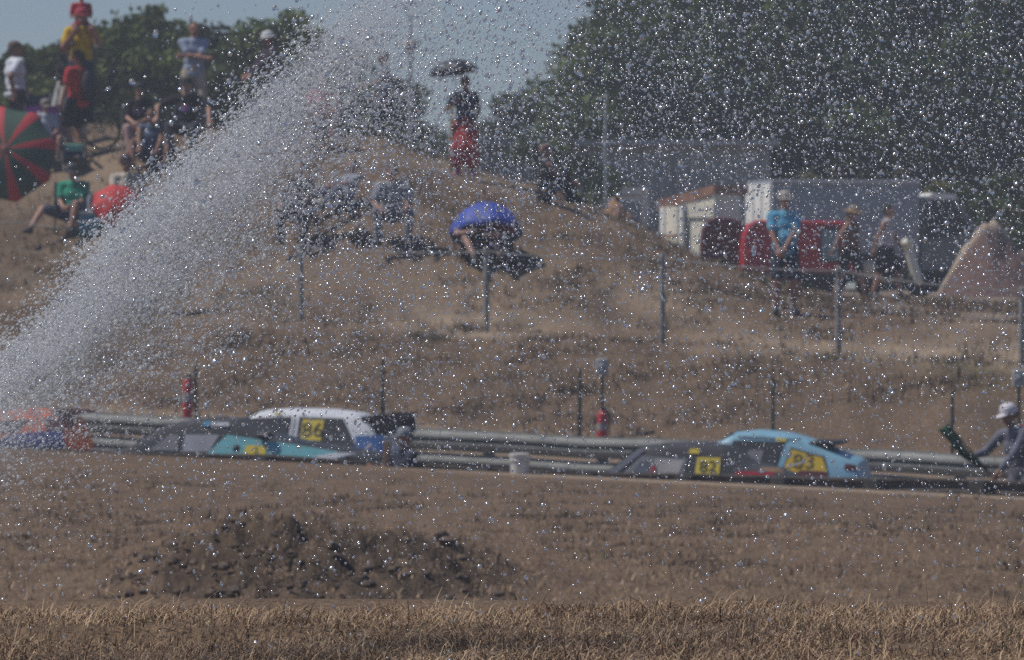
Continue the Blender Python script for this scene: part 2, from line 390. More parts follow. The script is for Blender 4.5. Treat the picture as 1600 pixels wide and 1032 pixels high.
# red van (rounded), red trailer with its shade painted in as maroon
def rounded_van(px0, px1, pytop, D, m, label, name, cat, g=None, dep=1.5, win=True):
    g = gz(lx((px0 + px1) / 2), D) if g is None else g
    L = lx(px1) - lx(px0); H = lz(pytop) - g
    t = thing(name, label, cat, (lx(px0), D, g))
    pr = [(0, .22), (0, H * .62), (.03, H * .82), (.12, H * .95), (.28, H), (L - .3, H * .985), (L - .1, H * .93), (L, H * .8), (L + .04, .22)]
    b = MB(); n = len(pr)
    rows = [(-.0, .94), (.06, 1), (dep - .06, 1), (dep, .94)]; v = []; cx, cz = L / 2, H / 2
    for y, s in rows: v += [(cx + (x - cx) * (1 if s == 1 else .965), y, cz + (z - cz) * (1 if s == 1 else .955)) for x, z in pr]
    f = [tuple(range(n)), tuple(range(4 * n - 1, 3 * n - 1, -1))]
    for r_ in range(3): f += [(r_ * n + i, r_ * n + (i + 1) % n, (r_ + 1) * n + (i + 1) % n, (r_ + 1) * n + i) for i in range(n)]
    b.add(v, f); bd = b.build('body', m, t)
    return t, L, H, bd
D = 106
t, L, H, bd = rounded_van(1160, 1338, 344, D, redp, 'small bright red van parked behind the person in the light blue shirt', 'parked_van', 'van')
for a, b_ in ((1284, 1309),):
    MB().box((lx(a) - lx(1160) - .03, -.016, H * .42), (lx(b_) - lx(1160) + .03, -.004, H * .9), bev=.004).build('window_frame', black, t)
    MB().box((lx(a) - lx(1160), -.03, H * .46), (lx(b_) - lx(1160), -.018, H * .86)).build('window', mat('blue_grey_glass', (.22, .32, .33), .1, .1, 2), t)
MB().box((-.03, -.05, .2), (L + .03, -.002, .38), bev=.02).build('bumper', blackplastic, t)
MB().box((.35, -.012, .45), (.365, -.002, H * .85)).build('door_seam', maroon, t)
MB().box((.08, -.03, .55), (.16, -.002, .8), bev=.01).build('tail_light', mat('tail_light_plastic', (.5, .03, .02), .3), t)
for x in (.38, L - .42):
    for y in (.14, 1.35): wheel(t, (x, y, .27), .27, .18)
D = 107.5
t, L, H, bd = rounded_van(1096, 1166, 339, D, maroon, 'red box trailer with shade painted in as dark maroon, parked between the cream hut and the red van', 'box_trailer', 'trailer', dep=1.2)
wheel(t, (L * .5, -.02, .26), .26, .15); MB().cap((-.5, .6, .3), (.05, .6, .3), .04).build('drawbar', steel, t)
MB().box((.06, -.03, .3), (L - .06, -.002, .36)).build('mudguard', black, t)

# cream motor scooter
D = 103.4; g = gz(lx(1395), D)
t = thing('motor_scooter', 'cream motor scooter parked between the two walking women', 'scooter', (lx(1395), D, g), R(8))
crm = mat('scooter_cream', (.62, .56, .42), .45, .06, 4)
for x in (-.45, .5): wheel(t, (x, 0, .24), .24, .09)
MB().ell((-.38, 0, .52), (.34, .15, .20)).ell((-.1, 0, .36), (.3, .13, .09)).build('rear_body', crm, t, remesh=.02)
MB().cap((.47, 0, .30), (.26, 0, .98), .10, .085).ell((.26, 0, 1.0), (.11, .2, .09)).build('leg_shield', mat('scooter_pale', (.70, .68, .58), .45, .04, 4), t, remesh=.02)
MB().ell((-.34, 0, .75), (.34, .13, .065)).build('saddle', dark, t)
MB().cap((.24, -.3, 1.06), (.24, .3, 1.06), .018).build('handlebar', black, t); MB().cap((.47, 0, .3), (.51, 0, .24), .05).build('fork', black, t)
MB().ell((.37, 0, .98), (.05, .07, .07)).build('headlight', steel, t)

# masts
D = 108; g = gz(lx(641), D)
t = thing('lamp_mast', 'tall slim pole rising against the sky between two standing spectators', 'mast', (lx(641), D, g))
MB().cap((0, 0, -.2), (0, 0, lz(25) - g), .055, .04, 10).build('pole', steel, t)
MB().ell((0, 0, lz(70) - g), (.16, .14, .12)).cap((-.2, 0, lz(66) - g), (.2, 0, lz(66) - g), .025).build('loudspeaker', greym, t)
D = 116
t = thing('lamp_post', 'thin pale post standing in front of the big trees above the shed', 'post', (lx(946), D, gz(lx(946), D)))
MB().cap((0, 0, -.2), (0, 0, lz(152) - t.location.z), .035, .028, 10).build('pole', steel, t)
MB().ell((.0, -.12, lz(152) - t.location.z), (.07, .2, .05)).build('lamp_head', steel, t)

# ---------------------------------------------------------------- trees
def leaf_mat(name, c):
    m = bpy.data.materials.new(name); m.use_nodes = True; n = m.node_tree; p = n.nodes['Principled BSDF']
    p.inputs['Roughness'].default_value = .75; p.inputs['Specular IOR Level'].default_value = .25
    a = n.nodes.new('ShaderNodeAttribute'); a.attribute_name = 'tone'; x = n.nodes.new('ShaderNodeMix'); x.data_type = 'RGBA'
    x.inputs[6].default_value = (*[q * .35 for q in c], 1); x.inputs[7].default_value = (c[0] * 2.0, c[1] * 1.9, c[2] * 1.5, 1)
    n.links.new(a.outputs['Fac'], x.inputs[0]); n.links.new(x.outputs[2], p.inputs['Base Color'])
    tr = n.nodes.new('ShaderNodeBsdfTranslucent'); n.links.new(x.outputs[2], tr.inputs[0]); ms = n.nodes.new('ShaderNodeMixShader'); ms.inputs[0].default_value = .25
    n.links.new(p.outputs[0], ms.inputs[1]); n.links.new(tr.outputs[0], ms.inputs[2]); n.links.new(ms.outputs[0], n.nodes['Material Output'].inputs[0]); return m
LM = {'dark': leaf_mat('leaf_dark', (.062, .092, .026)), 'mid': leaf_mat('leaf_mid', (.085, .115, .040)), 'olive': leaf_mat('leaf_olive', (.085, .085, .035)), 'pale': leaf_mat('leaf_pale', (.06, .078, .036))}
bark = mat('bark', (.10, .075, .055), .95, .25, 7, bump=.8)
def tree(px, D, ztop, w_, kind, label, group, g=None, nclump=60, nleaf=110, leaf=.17, low=.25, name='broadleaf_tree', seed=0):
    rr = np.random.default_rng(seed + int(px) * 7 + int(D))
    x = (px - 800) * K * D; g = gz(x, D) if g is None else g; H = ztop - g
    t = thing(name, label, 'tree', (x, D, g), group=group)
    b = MB(); r0 = H * .035
    pts = [Vector((0, 0, -.3)), Vector((rr.normal() * .1, rr.normal() * .1, H * .3)), Vector((rr.normal() * .25, rr.normal() * .2, H * .6)), Vector((rr.normal() * .3, 0, H * .85))]
    for i in range(3): b.cap(pts[i], pts[i + 1], r0 * (1 - i * .3), r0 * (.7 - i * .27), 9)
    for i in range(8):
        a = rr.uniform(0, 6.28); z0 = H * rr.uniform(.22, .65); l = w_ * .4 * rr.uniform(.6, 1)
        b.cap((0, 0, z0), (l * math.cos(a), l * math.sin(a), z0 + H * .2), r0 * .4, r0 * .12, 7)
    b.build('trunk', bark, t)
    C = []; 
    while len(C) < nclump:
        p = rr.uniform(-1, 1, 3)
        q = (p ** 2).sum()
        if q > 1 or q < .12: continue
        zc_ = H * (low + (1 - low) * (p[2] * .5 + .5)); C.append((p[0] * w_ / 2, p[1] * w_ / 2, zc_, rr.uniform(.55, 1.1) * H * .115 * (1.15 - .5 * abs(p[2])), rr.uniform(0, 1)))
    V = []; T = []
    for cx, cy, cz, cr, tone in C:
        d = rr.normal(size=(nleaf, 3)); d /= np.linalg.norm(d, axis=1)[:, None]; d *= (rr.uniform(.2, 1, (nleaf, 1)) ** .5) * cr * np.array([1.25, 1.25, .8])
        c = d + np.array([cx, cy, cz]); c[:, 2] = np.maximum(c[:, 2], .15)
        a = rr.normal(size=(nleaf, 3)); a /= np.linalg.norm(a, axis=1)[:, None]; bb = np.cross(a, rr.normal(size=(nleaf, 3))); bb /= np.linalg.norm(bb, axis=1)[:, None]
        s = rr.uniform(.6, 1.3, (nleaf, 1)) * leaf
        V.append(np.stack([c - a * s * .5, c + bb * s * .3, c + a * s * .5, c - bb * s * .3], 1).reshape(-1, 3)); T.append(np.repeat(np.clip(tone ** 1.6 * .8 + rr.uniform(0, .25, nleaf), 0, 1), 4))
    V = np.concatenate(V); o = raw_mesh('crown', V, np.arange(len(V)).reshape(-1, 4), [LM[kind]], attrs=dict(tone=np.concatenate(T)), smooth=False); o.parent = t
    return t
def ty(py, D): return P(0, py, D).z
LG = 'bushy trees behind the left spectators'
tree(20, 121, ty(95, 121), 4.0, 'mid', 'low bushy green tree behind the man in the white t-shirt', LG)
tree(75, 122, ty(62, 122), 3.2, 'mid', 'bushy tree with a spiky top behind the man in black', LG)
tree(165, 121, ty(38, 121), 4.2, 'mid', 'rounded bushy tree right behind the man in yellow', LG, nclump=80)
tree(232, 123, ty(14, 123), 4.3, 'mid', 'tallest bushy tree, left of the man with folded arms', LG, nclump=90)
tree(290, 121, ty(60, 121), 3.2, 'mid', 'bushy tree directly behind the man with folded arms', LG)
tree(372, 123, ty(40, 123), 3.0, 'pale', 'slender green tree right of the man with folded arms', LG)
tree(455, 122, ty(18, 122), 4.0, 'mid', 'round green tree behind the person in the white hat', LG, nclump=80)
tree(535, 121, ty(95, 121), 3.8, 'mid', 'green tree half hidden by the thickest spray', LG)
DG = 'low distant trees on the skyline'
tree(620, 150, ty(178, 150), 4.5, 'pale', 'low distant tree behind the man in the grey polo shirt', DG, nclump=40)
tree(690, 152, ty(192, 152), 4.0, 'pale', 'low distant tree behind the pole and the black umbrella', DG, nclump=40)
tree(770, 151, ty(190, 151), 3.5, 'pale', 'low distant tree right of the person in the red skirt', DG, nclump=40)
tree(822, 146, ty(140, 146), 2.6, 'pale', 'distant round tree standing left of the big dark trees', DG, nclump=50)
RG = 'big dark trees above the shed and the truck'
for px, D_, top, w_, k_, lb in [
    (957, 133, 25, 2.9, 'mid', 'leftmost of the big trees, its edge against the sky'),
    (1050, 136, -70, 5.0, 'mid', 'big tree behind the thin pale post'),
    (1120, 138, -120, 6.0, 'dark', 'big dark tree rising over the right half of the shed'),
    (1180, 134, -110, 5.5, 'dark', 'big dark tree over the right end of the shed'),
    (1280, 135, -140, 6.5, 'dark', 'big dark tree rising over the box truck'),
    (1385, 133, -110, 6.0, 'dark', 'big dark tree above the truck cab'),
    (1480, 136, -150, 6.5, 'mid', 'big green tree above the gravel heap'),
    (1570, 133, -120, 6.0, 'dark', 'darkest big tree behind the gravel heap'),
    (1665, 135, -130, 6.5, 'mid', 'rightmost big tree, cut by the photo edge')]:
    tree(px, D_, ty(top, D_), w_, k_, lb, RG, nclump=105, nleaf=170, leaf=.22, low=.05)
SG = 'bushes below the big trees'
tree(1255, 126, ty(225, 126), 3.4, 'olive', 'olive green bush between the shed and the box truck', SG, nclump=40, low=.02, name='bush')
tree(1415, 125, ty(255, 125), 3.0, 'olive', 'yellowish bush rising right over the truck cab', SG, nclump=36, low=.02, name='bush')
tree(1580, 124, ty(250, 124), 3.4, 'mid', 'green bush directly behind the gravel heap', SG, nclump=40, low=.02, name='bush')
tree(1510, 122, ty(300, 122), 2.8, 'dark', 'dark bush between the truck cab and the gravel heap', SG, nclump=36, low=.02, name='bush')
tree(880, 121, ty(190, 121), 2.4, 'mid', 'dark green bush at the left end of the shed', SG, nclump=30, low=.02, name='bush')
# ---------------------------------------------------------------- guard rails
def beam(pts, face, name, m, parent, hgt=.31, dep=.08):   # W profile swept along pts; face = unit vector towards the track
    pr = [(0, 0), (0, .02), (.8, .06), (1, .09), (1, .13), (.15, .16), (.15, .185), (1, .21), (1, .25), (.8, .28), (0, .31), (0, .34)]
    V = []; F = []; n = len(pr)
    for p in pts:
        for o, z in pr: V.append((p[0] + face[0] * o * dep, p[1] + face[1] * o * dep, p[2] - hgt + z * hgt / .34))
    for p in pts:
        for o, z in pr: V.append((p[0] + face[0] * (o * dep - .012), p[1] + face[1] * (o * dep - .012), p[2] - hgt + z * hgt / .34 ))
    k = len(pts) * n
    for i in range(len(pts) - 1):
        for j in range(n - 1):
            a = i * n + j; F.append((a, a + 1, a + n + 1, a + n)); F.append((k + a, k + a + n, k + a + n + 1, k + a + 1))
        F.append((i * n + n - 1, k + i * n + n - 1, k + (i + 1) * n + n - 1, (i + 1) * n + n - 1))
        F.append((i * n, (i + 1) * n, k + (i + 1) * n, k + i * n))
    return MB().add(V, F).build(name, m, parent)
railm = mat('rail_zinc', (.24, .245, .23), .7, .12, 3, metal=.0, c2=(.15, .15, .14)); railold = mat('rail_old', (.16, .13, .11), .75, .25, 3, metal=.2, c2=(.07, .055, .05))
postm = mat('rail_post', (.12, .12, .12), .7, .2, 6, metal=.3)
fc = Vector((-.6, -1, 0)).normalized(); al = Vector((1, -.6, 0)).normalized()
far = thing('guard_rail', 'long grey three-beam guard rail on the far side behind the cars', 'guard rail', (0, 78, 0))
xs = np.arange(-12, 12.1, 1.0)
def ztf(X): return 1.02 - .032 * X
def jit(i): return .012 * math.sin(i * 2.3) + .008 * math.sin(i * 5.1)
for q in range(3):
    beam([(x, -.6 * x + .02, ztf(x) - .345 * q * 1.0 + jit(i + q * 3)) for i, x in enumerate(xs)], fc, 'rail_beam', railm, far, hgt=.30, dep=.09)
for i, x in enumerate(np.arange(-11.2, 11.5, 1.55)):
    MB().box((-.06, .005, -1.5), (.06, .12, -.02), M=Matrix.Translation((x, -.6 * x + .03, ztf(x))) @ Matrix.Rotation(math.atan2(-.6, 1), 4, 'Z')).build('post', postm, far)
near = thing('old_guard_rail', 'low dark weathered guard rail seen from behind along the near bank crest', 'guard rail', (0, 68.2, 0))
def ztn(X): return float(np.interp(X, [-12, -5, -2.5, 0, 2.2, 5, 12], [1.1, .965, .925, .835, .80, .815, .75]))
nf = -fc
beam([(x, -.6 * x, ztn(x) + jit(i)) for i, x in enumerate(xs)], nf, 'rail_beam', railold, near, hgt=.30, dep=.07)
for px in (60, 225, 415, 605, 760, 925, 1075, 1225, 1370, 1535, 1680):
    t_ = (px - 800) * K; Y = 68.2 / (1 + .6 * t_); x = t_ * Y
    MB().box((-.10, -.16, -1.1), (.10, -.012, -.015), M=Matrix.Translation((x, -.6 * x, ztn(x))) @ Matrix.Rotation(math.atan2(-.6, 1), 4, 'Z'), bev=.012).build('post', mat('old_post', (.045, .04, .036), .9, .2, 6), near)
# tan marker post behind the white hatchback
p = P(605, 690, 68.6); t = thing('wooden_post', 'short tan wooden post standing right of the white and blue hatchback', 'post', (p.x, p.y, 0))
MB().box((-.045, -.04, -.3), (.045, .04, p.z), bev=.006).build('stake', mat('tan_wood', (.27, .17, .11), .9, .2, 8), t)

# ---------------------------------------------------------------- wire fence along the hill
fen = thing('wire_fence', 'spectator fence of weathered grey posts and wires along the slope', 'fence', (0, 85, 0))
fpost = mat('fence_post', (.25, .25, .235), .8, .15, 6)
def fx(px, u=7.): t_ = (px - 800) * K; Y = (78 + u) / (1 + .6 * t_); return Vector((t_ * Y, Y, gz(t_ * Y, Y)))
tops = []
FB = (0, 85, 0)
for px, tp in ((-230, 325), (30, 345), (210, 356), (470, 384), (760, 390), (1035, 400), (1310, 420), (1597, 452), (1850, 480)):
    q = fx(px); zt_ = CAMZ - (tp - HZ) * K * q.y; tops.append(Vector((q.x, q.y, zt_)))
    if px in (30, 210): continue
    o = MB().cap((q.x, q.y - 85, q.z - .3), (q.x, q.y - 85, zt_), .043 if px > 300 else .04, None, 12).build('post', fpost, fen)
    if px in (1035, 1310, 470, 760): MB().box((q.x - .012, q.y - 85.09, zt_ - .02), (q.x + .012, q.y - 84.91, zt_ + .03)).build('cap', fpost, o)
for fr in (1.0, .62, .25):
    b = MB(); pts = []
    for i in range(len(tops) - 1):
        a, c = tops[i], tops[i + 1]; ga, gc = fx([-230, 30, 210, 470, 760, 1035, 1310, 1597, 1850][i]).z, fx([-230, 30, 210, 470, 760, 1035, 1310, 1597, 1850][i + 1]).z
        for s in range(8):
            u = s / 8; z = (a.z * fr + ga * (1 - fr)) * (1 - u) + (c.z * fr + gc * (1 - fr)) * u - .05 * 4 * u * (1 - u)
            pts.append((a.x + (c.x - a.x) * u, a.y + (c.y - a.y) * u - 85 - .07, z - .03))
    b.tube(pts, .011 if fr == 1 else .005, 6).build('wire', fpost, fen)
# tall continuation of the fence post that reaches up to the shed
# thin dark steel stakes behind the rail
SG = 'thin dark steel stakes behind the guard rail'
stk = mat('stake_steel', (.035, .045, .035), .7, .2, 9)
for px, a, b_, lb in ((306, 572, 645, 'thin dark stake right beside the left red extinguisher'), (598, 562, 668, 'thin dark stake above the wing of the white and blue hatchback'),
                  (906, 578, 690, 'thin dark stake left of the white box on its pole'), (1208, 592, 700, 'thin dark stake above the roof of the light blue coupe'), (1488, 612, 716, 'thin dark stake above the green flag')):
    q = fx(px, 1.6); t = thing('steel_stake', lb, 'stake', (q.x, q.y, q.z), group=SG)
    MB().cap((0, 0, -.3), (0, 0, CAMZ - (a - HZ) * K * q.y - q.z), .028, .022, 8).build('rod', stk, t)
    MB().box((-.04, -.035, .3), (.04, .035, .34)).build('clip', stk, t)
# white boxes on poles
for px, py, lb in ((941, 574, 'small pale signal box on a pole above the right-hand extinguisher'), (1592, 592, 'small pale signal box on a pole at the edge behind the marshal')):
    q = fx(px, 1.8); z = CAMZ - (py - HZ) * K * q.y - q.z
    t = thing('signal_box', lb, 'signal', (q.x, q.y, q.z), group='signal boxes on poles')
    MB().cap((0, 0, -.3), (0, 0, z), .022, .022, 8).build('pole', stk, t)
    MB().box((-.085, -.06, z - .11), (.085, .06, z + .12), bev=.02).build('housing', mat('signal_housing', (.38, .39, .38), .6, .08, 6), t)
    MB().ell((0, -.065, z), (.05, .02, .05)).build('lens', mat('signal_lens', (.25, .27, .28), .3, .05, 6), t)
# fire extinguishers
for px, pt, pb, lb in ((293, 582, 650, 'tall red fire extinguisher with a pale label beside the left stake'), (941, 634, 690, 'red fire extinguisher below the pale signal box')):
    q = fx(px, 1.1); h = CAMZ - (pt - HZ) * K * q.y - q.z; r = .072
    t = thing('fire_extinguisher', lb, 'fire extinguisher', (q.x, q.y, q.z), group='red fire extinguishers behind the rail')
    MB().lathe([(r * .9, 0), (r, .03), (r, h * .78), (r * .8, h * .86), (r * .35, h * .91)], n=18).build('cylinder', mat('extinguisher_red', (.45, .02, .025), .35, .08, 6), t)
    MB().lathe([(r + .003, h * .52), (r + .003, h * .66)], n=18, close=False).build('label', mat('label_grey', (.34, .30, .30), .6, .1, 9), t)
    MB().box((-.03, -.03, h * .91), (.03, .03, h * .96)).cap((-.01, 0, h * .96), (.10, -.02, h), .012).build('valve', black, t)
    MB().tube([(.03, 0, h * .93), (.10, 0, h * .85), (.095, 0, h * .45)], .012).build('hose', dark, t)
# white bucket on the near bank
q = P(812, 741, 67.0); q.z = max(q.z, gz(q.x, q.y)); r = .118
t = thing('plastic_bucket', 'pale plastic bucket standing on the near bank between the two pairs of cars', 'bucket', q)
MB().lathe([(r * .88, 0), (r * .9, .02), (r, .21)], n=22).build('tub', mat('bucket_plastic', (.66, .64, .60), .5, .06, 7), t)
MB().lathe([(r * 1.06, .205), (r * 1.07, .232), (r * .6, .24)], n=22).build('lid', mat('bucket_plastic', (0, 0, 0)), t)
MB().torus((0, -.01, .12), r * .98, .005, Matrix.Rotation(R(70), 3, 'X')).build('handle', steel, t)

# ---------------------------------------------------------------- cars
THA = R(-9)
ux, uy = math.cos(THA), math.sin(THA)
HW = .78
class Car:
    def __init__(s, name, label, px, D, dz=0., hw=HW):
        s.hw = hw; X = (px - 800) * K * D; s.o = Vector((X, D, ztrack(X) + dz)); s.t = thing(name, label, 'car', s.o, THA, 'rally cars racing between the guard rails')
        s.px = px
    def loc(s, px, py, off=None):     # photo point on the near flank plane -> local x,z
        off = -s.hw if off is None else off
        ox, oy = s.o.x - math.sin(THA) * off, s.o.y + math.cos(THA) * off
        t_ = (px - 800) * K; a = (t_ * oy - ox) / (ux - t_ * uy); Y = oy + a * uy
        return a, CAMZ - (py - HZ) * K * Y - s.o.z
    def shell(s, prof, body_mat, low=.2, roof_w=.60, belt=.86):
        P_ = [s.loc(*q) for q in prof]; s.P = P_; x0, x1 = P_[0][0], P_[-1][0]; s.x0, s.x1, s.belt, s.rw = x0, x1, belt, roof_w
        n = 60; V = []; F = []
        xs_ = np.linspace(x0, x1, n)
        for x in xs_:
            zt = s.top(x); ring = []
            for j in range(9):
                z = low + (zt - .05 - low) * j / 8; ring.append((-s.side(x, z), z))
            e = s.side(x, zt - .05); ring += [(-e * .93, zt - .015), (-e * .6, zt + .01), (0, zt + .02)]
            full = ring + [(-y, z) for y, z in reversed(ring[:-1])]; V += [(x, y, z) for y, z in full]
        k = len(full)
        for i in range(n - 1):
            for j in range(k - 1): F.append((i * k + j, (i + 1) * k + j, (i + 1) * k + j + 1, i * k + j + 1))
            F.append((i * k + k - 1, (i + 1) * k + k - 1, (i + 1) * k, i * k))
        F.append(tuple(range(k - 1, -1, -1))); F.append(tuple((n - 1) * k + j for j in range(k)))
        s.body = MB().add(V, F).build('body', body_mat, s.t); return s
    def top(s, x): return float(np.interp(x, [p[0] for p in s.P], [p[1] for p in s.P]))
    def side(s, x, z):
        L = s.x1 - s.x0; e = min(1, max(0, (x - s.x0) / (.22 * L))); f = min(1, max(0, (s.x1 - x) / (.12 * L)))
        w_ = s.hw * (.80 + .20 * math.sqrt(1 - (1 - e) ** 2)) * (.90 + .10 * math.sqrt(1 - (1 - f) ** 2))
        if z > s.belt: w_ -= (s.hw - s.rw) * (z - s.belt) / .5
        if z < .35: w_ -= .05 * (.35 - z) / .15
        return max(.1, w_)
    def quad(s, name, pts, m, off=.008, parent=None, n=8, local=False):   # 4 photo points a b c d (bilinear) on the near flank
        q = pts if local else [s.loc(*p) for p in pts]; V = []; F = []
        for i in range(n + 1):
            for j in range(n + 1):
                u, v = i / n, j / n
                x = (q[0][0] * (1 - u) + q[1][0] * u) * (1 - v) + (q[3][0] * (1 - u) + q[2][0] * u) * v
                z = (q[0][1] * (1 - u) + q[1][1] * u) * (1 - v) + (q[3][1] * (1 - u) + q[2][1] * u) * v
                V.append((x, -s.side(x, z) - off, z))
                if i and j: F.append(((i - 1) * (n + 1) + j - 1, i * (n + 1) + j - 1, i * (n + 1) + j, (i - 1) * (n + 1) + j))
        return MB().add(V, F).build(name, m, parent or s.t)
    def mirror_quad(s, name, pts, m, off=.008):
        o = s.quad(name, pts, m, off)
        for v in o.data.vertices: v.co.y *= -1
        return o
    def digits(s, txt, px, py, hpx, m, parent, off=.02):
        cu = bpy.data.curves.new('d', 'FONT'); cu.body = txt; cu.size = 1; cu.offset = 0
        o = bpy.data.objects.new('d', cu); COL.objects.link(o); dg = bpy.context.evaluated_depsgraph_get(); me = bpy.data.meshes.new_from_object(o.evaluated_get(dg)); bpy.data.objects.remove(o)
        xs_ = [v.co.x for v in me.vertices]; ys_ = [v.co.y for v in me.vertices]; cx, cy = (min(xs_) + max(xs_)) / 2, (min(ys_) + max(ys_)) / 2
        x0, z0 = s.loc(px, py); hh = hpx * K * s.o.y / (max(ys_) - min(ys_))
        for v in me.vertices:
            x = x0 + (v.co.x - cx) * hh * 1.15; z = z0 + (v.co.y - cy) * hh; v.co = (x, -s.side(x, z) - off, z)
        me.materials.clear(); me.materials.append(m); o = bpy.data.objects.new('digits', me); COL.objects.link(o); o.parent = parent; return o
    def front_glass(s, xa, xb, m, name='windscreen', half=.48):   # strip on the sloped top between two local x
        V = []; F = []; n = 6
        for i in range(n + 1):
            x = xa + (xb - xa) * i / n
            for j in range(7):
                y = half * (j / 3 - 1); V.append((x, y, s.top(x) + .03 - .012 * abs(j / 3 - 1)))
                if i and j: F.append(((i - 1) * 7 + j - 1, i * 7 + j - 1, i * 7 + j, (i - 1) * 7 + j))
        return MB().add(V, F).build(name, m, s.t)
    def wheels(s, xa, xb, r=.29):
        for x in (xa, xb):
            for y in (-s.hw + .06, s.hw - .06): wheel(s.t, (x, y, r), r, .19)
blackd = mat('digit_black', (.03, .03, .025), .7, .05); yel = mat('plate_yellow', (.72, .55, .05), .6, .05, 3); oyel = mat('panel_yellow', (.62, .42, .02), .6, .06, 3)
carw = mat('car_white', (.68, .70, .73), .4, .05, 3); carblue = mat('car_blue', (.05, .13, .34), .4, .08, 3); teal = mat('car_teal', (.16, .46, .50), .45, .06, 3)
lblue = mat('car_light_blue', (.22, .42, .54), .4, .06, 3); charcoal = mat('car_charcoal', (.06, .063, .07), .75, .1, 3, spec=.2); inner = mat('cabin_dark', (.035, .037, .042), .5, .1, 3)
seat_g = mat('cabin_net_grey', (.20, .20, .22), .7, .1, 4); silver = mat('silver_mark', (.45, .42, .46), .5, .05)

# A: white and blue hatchback, number 86
c = Car('rally_car', 'white and blue hatchback with a yellow 86 in its rear side window', 470, 76.3, .0)
c.shell([(292, 706), (300, 694), (350, 678), (372, 657), (398, 645), (440, 642), (500, 643), (548, 649), (572, 662), (590, 684), (603, 712)], carw)
c.quad('window_seal', [(374, 692), (447, 692), (452, 652), (390, 654)], blackplastic, .004); c.quad('window_seal', [(461, 692), (563, 713), (533, 655), (464, 652)], blackplastic, .004); c.quad('side_window', [(376, 690), (444, 690), (449, 654), (392, 656)], inner); c.quad('rear_side_window', [(463, 690), (560, 712), (540, 672), (466, 654)], inner)
c.quad('rear_side_window', [(500, 700), (556, 708), (530, 658), (500, 654)], inner, .007)
pl = c.quad('number_plate', [(468, 688), (500, 689), (503, 657), (470, 656)], yel, .014); c.digits('86', 486, 672, 21, blackd, pl)
c.quad('door_seam', [(452, 690), (454, 690), (458, 652), (456, 652)], greym, .01)
c.quad('rear_quarter', [(556, 714), (606, 714), (594, 680), (553, 682)], carblue, .008)
c.quad('emblem', [(566, 706), (571, 706), (579, 697), (578, 691)], silver, .016); c.quad('emblem', [(578, 691), (579, 697), (590, 707), (584, 706)], silver, .016)
c.quad('sticker', [(424, 648), (436, 648), (436, 645), (425, 645)], yel, .014)
a, z = c.loc(560, 654); b_, z2 = c.loc(618, 656)
MB().box((a, -.62, z - .03), (b_, .62, z + .02), bev=.015).box((a + .18, -.64, z - .22), (b_ + .02, -.60, z + .05)).box((a + .18, .60, z - .22), (b_ + .02, .64, z + .05)).build('rear_wing', blackplastic, c.t)
c.front_glass(c.loc(372, 657)[0], c.loc(396, 645)[0], glassd); c.wheels(c.x0 + .5, c.x1 - .55)

# B: charcoal and teal fastback, nearer
c = Car('rally_car', 'charcoal car with a teal side panel and small yellow plate, nearer than the white hatchback', 370, 72.0)
c.shell([(92, 722), (150, 712), (196, 700), (225, 680), (252, 665), (300, 658), (362, 657), (384, 669), (415, 684), (470, 698), (520, 705), (562, 711), (576, 720)], charcoal)
c.quad('side_window', [(232, 704), (276, 705), (276, 680), (262, 680)], seat_g); c.quad('side_window', [(284, 706), (325, 707), (340, 680), (286, 680)], mat('net_light_grey', (.32, .33, .37), .7, .1, 3))
tp = c.quad('side_panel', [(322, 710), (500, 717), (475, 698), (352, 680)], teal, .012); c.quad('side_panel', [(498, 716.5), (540, 716), (525, 706), (474, 698)], teal, .012)
c.quad('trim', [(475, 717), (520, 718), (556, 708), (520, 708)], carw, .018)
pl = c.quad('number_plate', [(380, 712), (414, 713), (415, 697), (383, 696)], yel, .02); c.digits('2', 399, 703, 9, blackd, pl, .028)
c.quad('sticker', [(313, 666), (324, 666), (324, 659), (314, 659)], mat('sticker_blue', (.10, .38, .62), .5), .016); c.quad('sticker', [(326, 666), (354, 667), (354, 661), (326, 660)], carw, .016)
o = MB().ell((*[c.loc(370, 701)[0], -c.hw - .03], c.loc(370, 701)[1]), (.05, .02, .05)).build('fuel_cap', charcoal, c.t)
MB().ell((c.loc(413, 676)[0], -c.hw + .05, c.loc(413, 682)[1]), (.11, .05, .06)).build('mirror', blackplastic, c.t)
c.front_glass(c.loc(204, 696)[0], c.loc(248, 667)[0], mat('windscreen_dull', (.07, .073, .08), .7, .1, 3, spec=.1)); c.front_glass(c.loc(420, 680)[0], c.loc(540, 700)[0], glassd, 'rear_window', .4); c.wheels(c.x0 + .6, c.x1 - .6)

# C: light blue coupe with yellow rear window
c = Car('rally_car', 'light blue coupe with a big yellow rear side window panel', 1220, 71.3)
c.shell([(1010, 742), (1030, 726), (1090, 712), (1118, 692), (1140, 680), (1180, 676), (1225, 681), (1262, 692), (1300, 708), (1336, 722), (1342, 727), (1345, 748)], lblue)
c.quad('window_seal', [(1122, 725), (1211, 737), (1225, 691), (1144, 689)], blackplastic, .004); c.quad('window_seal', [(1219, 741), (1295, 742), (1287, 714), (1234, 700)], blackplastic, .005); c.quad('side_window', [(1126, 722), (1208, 734), (1222, 694), (1146, 692)], inner); c.quad('seat', [(1165, 720), (1186, 726), (1192, 704), (1168, 704)], seat_g, .012)
pl = c.quad('rear_side_window', [(1222, 738), (1292, 739), (1284, 716), (1235, 703)], oyel, .008); c.digits('83', 1254, 721, 22, mat('digit_brown', (.14, .10, .03), .7, .05), pl, .016)
c.quad('wheel_arch', [(1236, 748), (1296, 748), (1290, 737), (1250, 735)], maroon, .012)
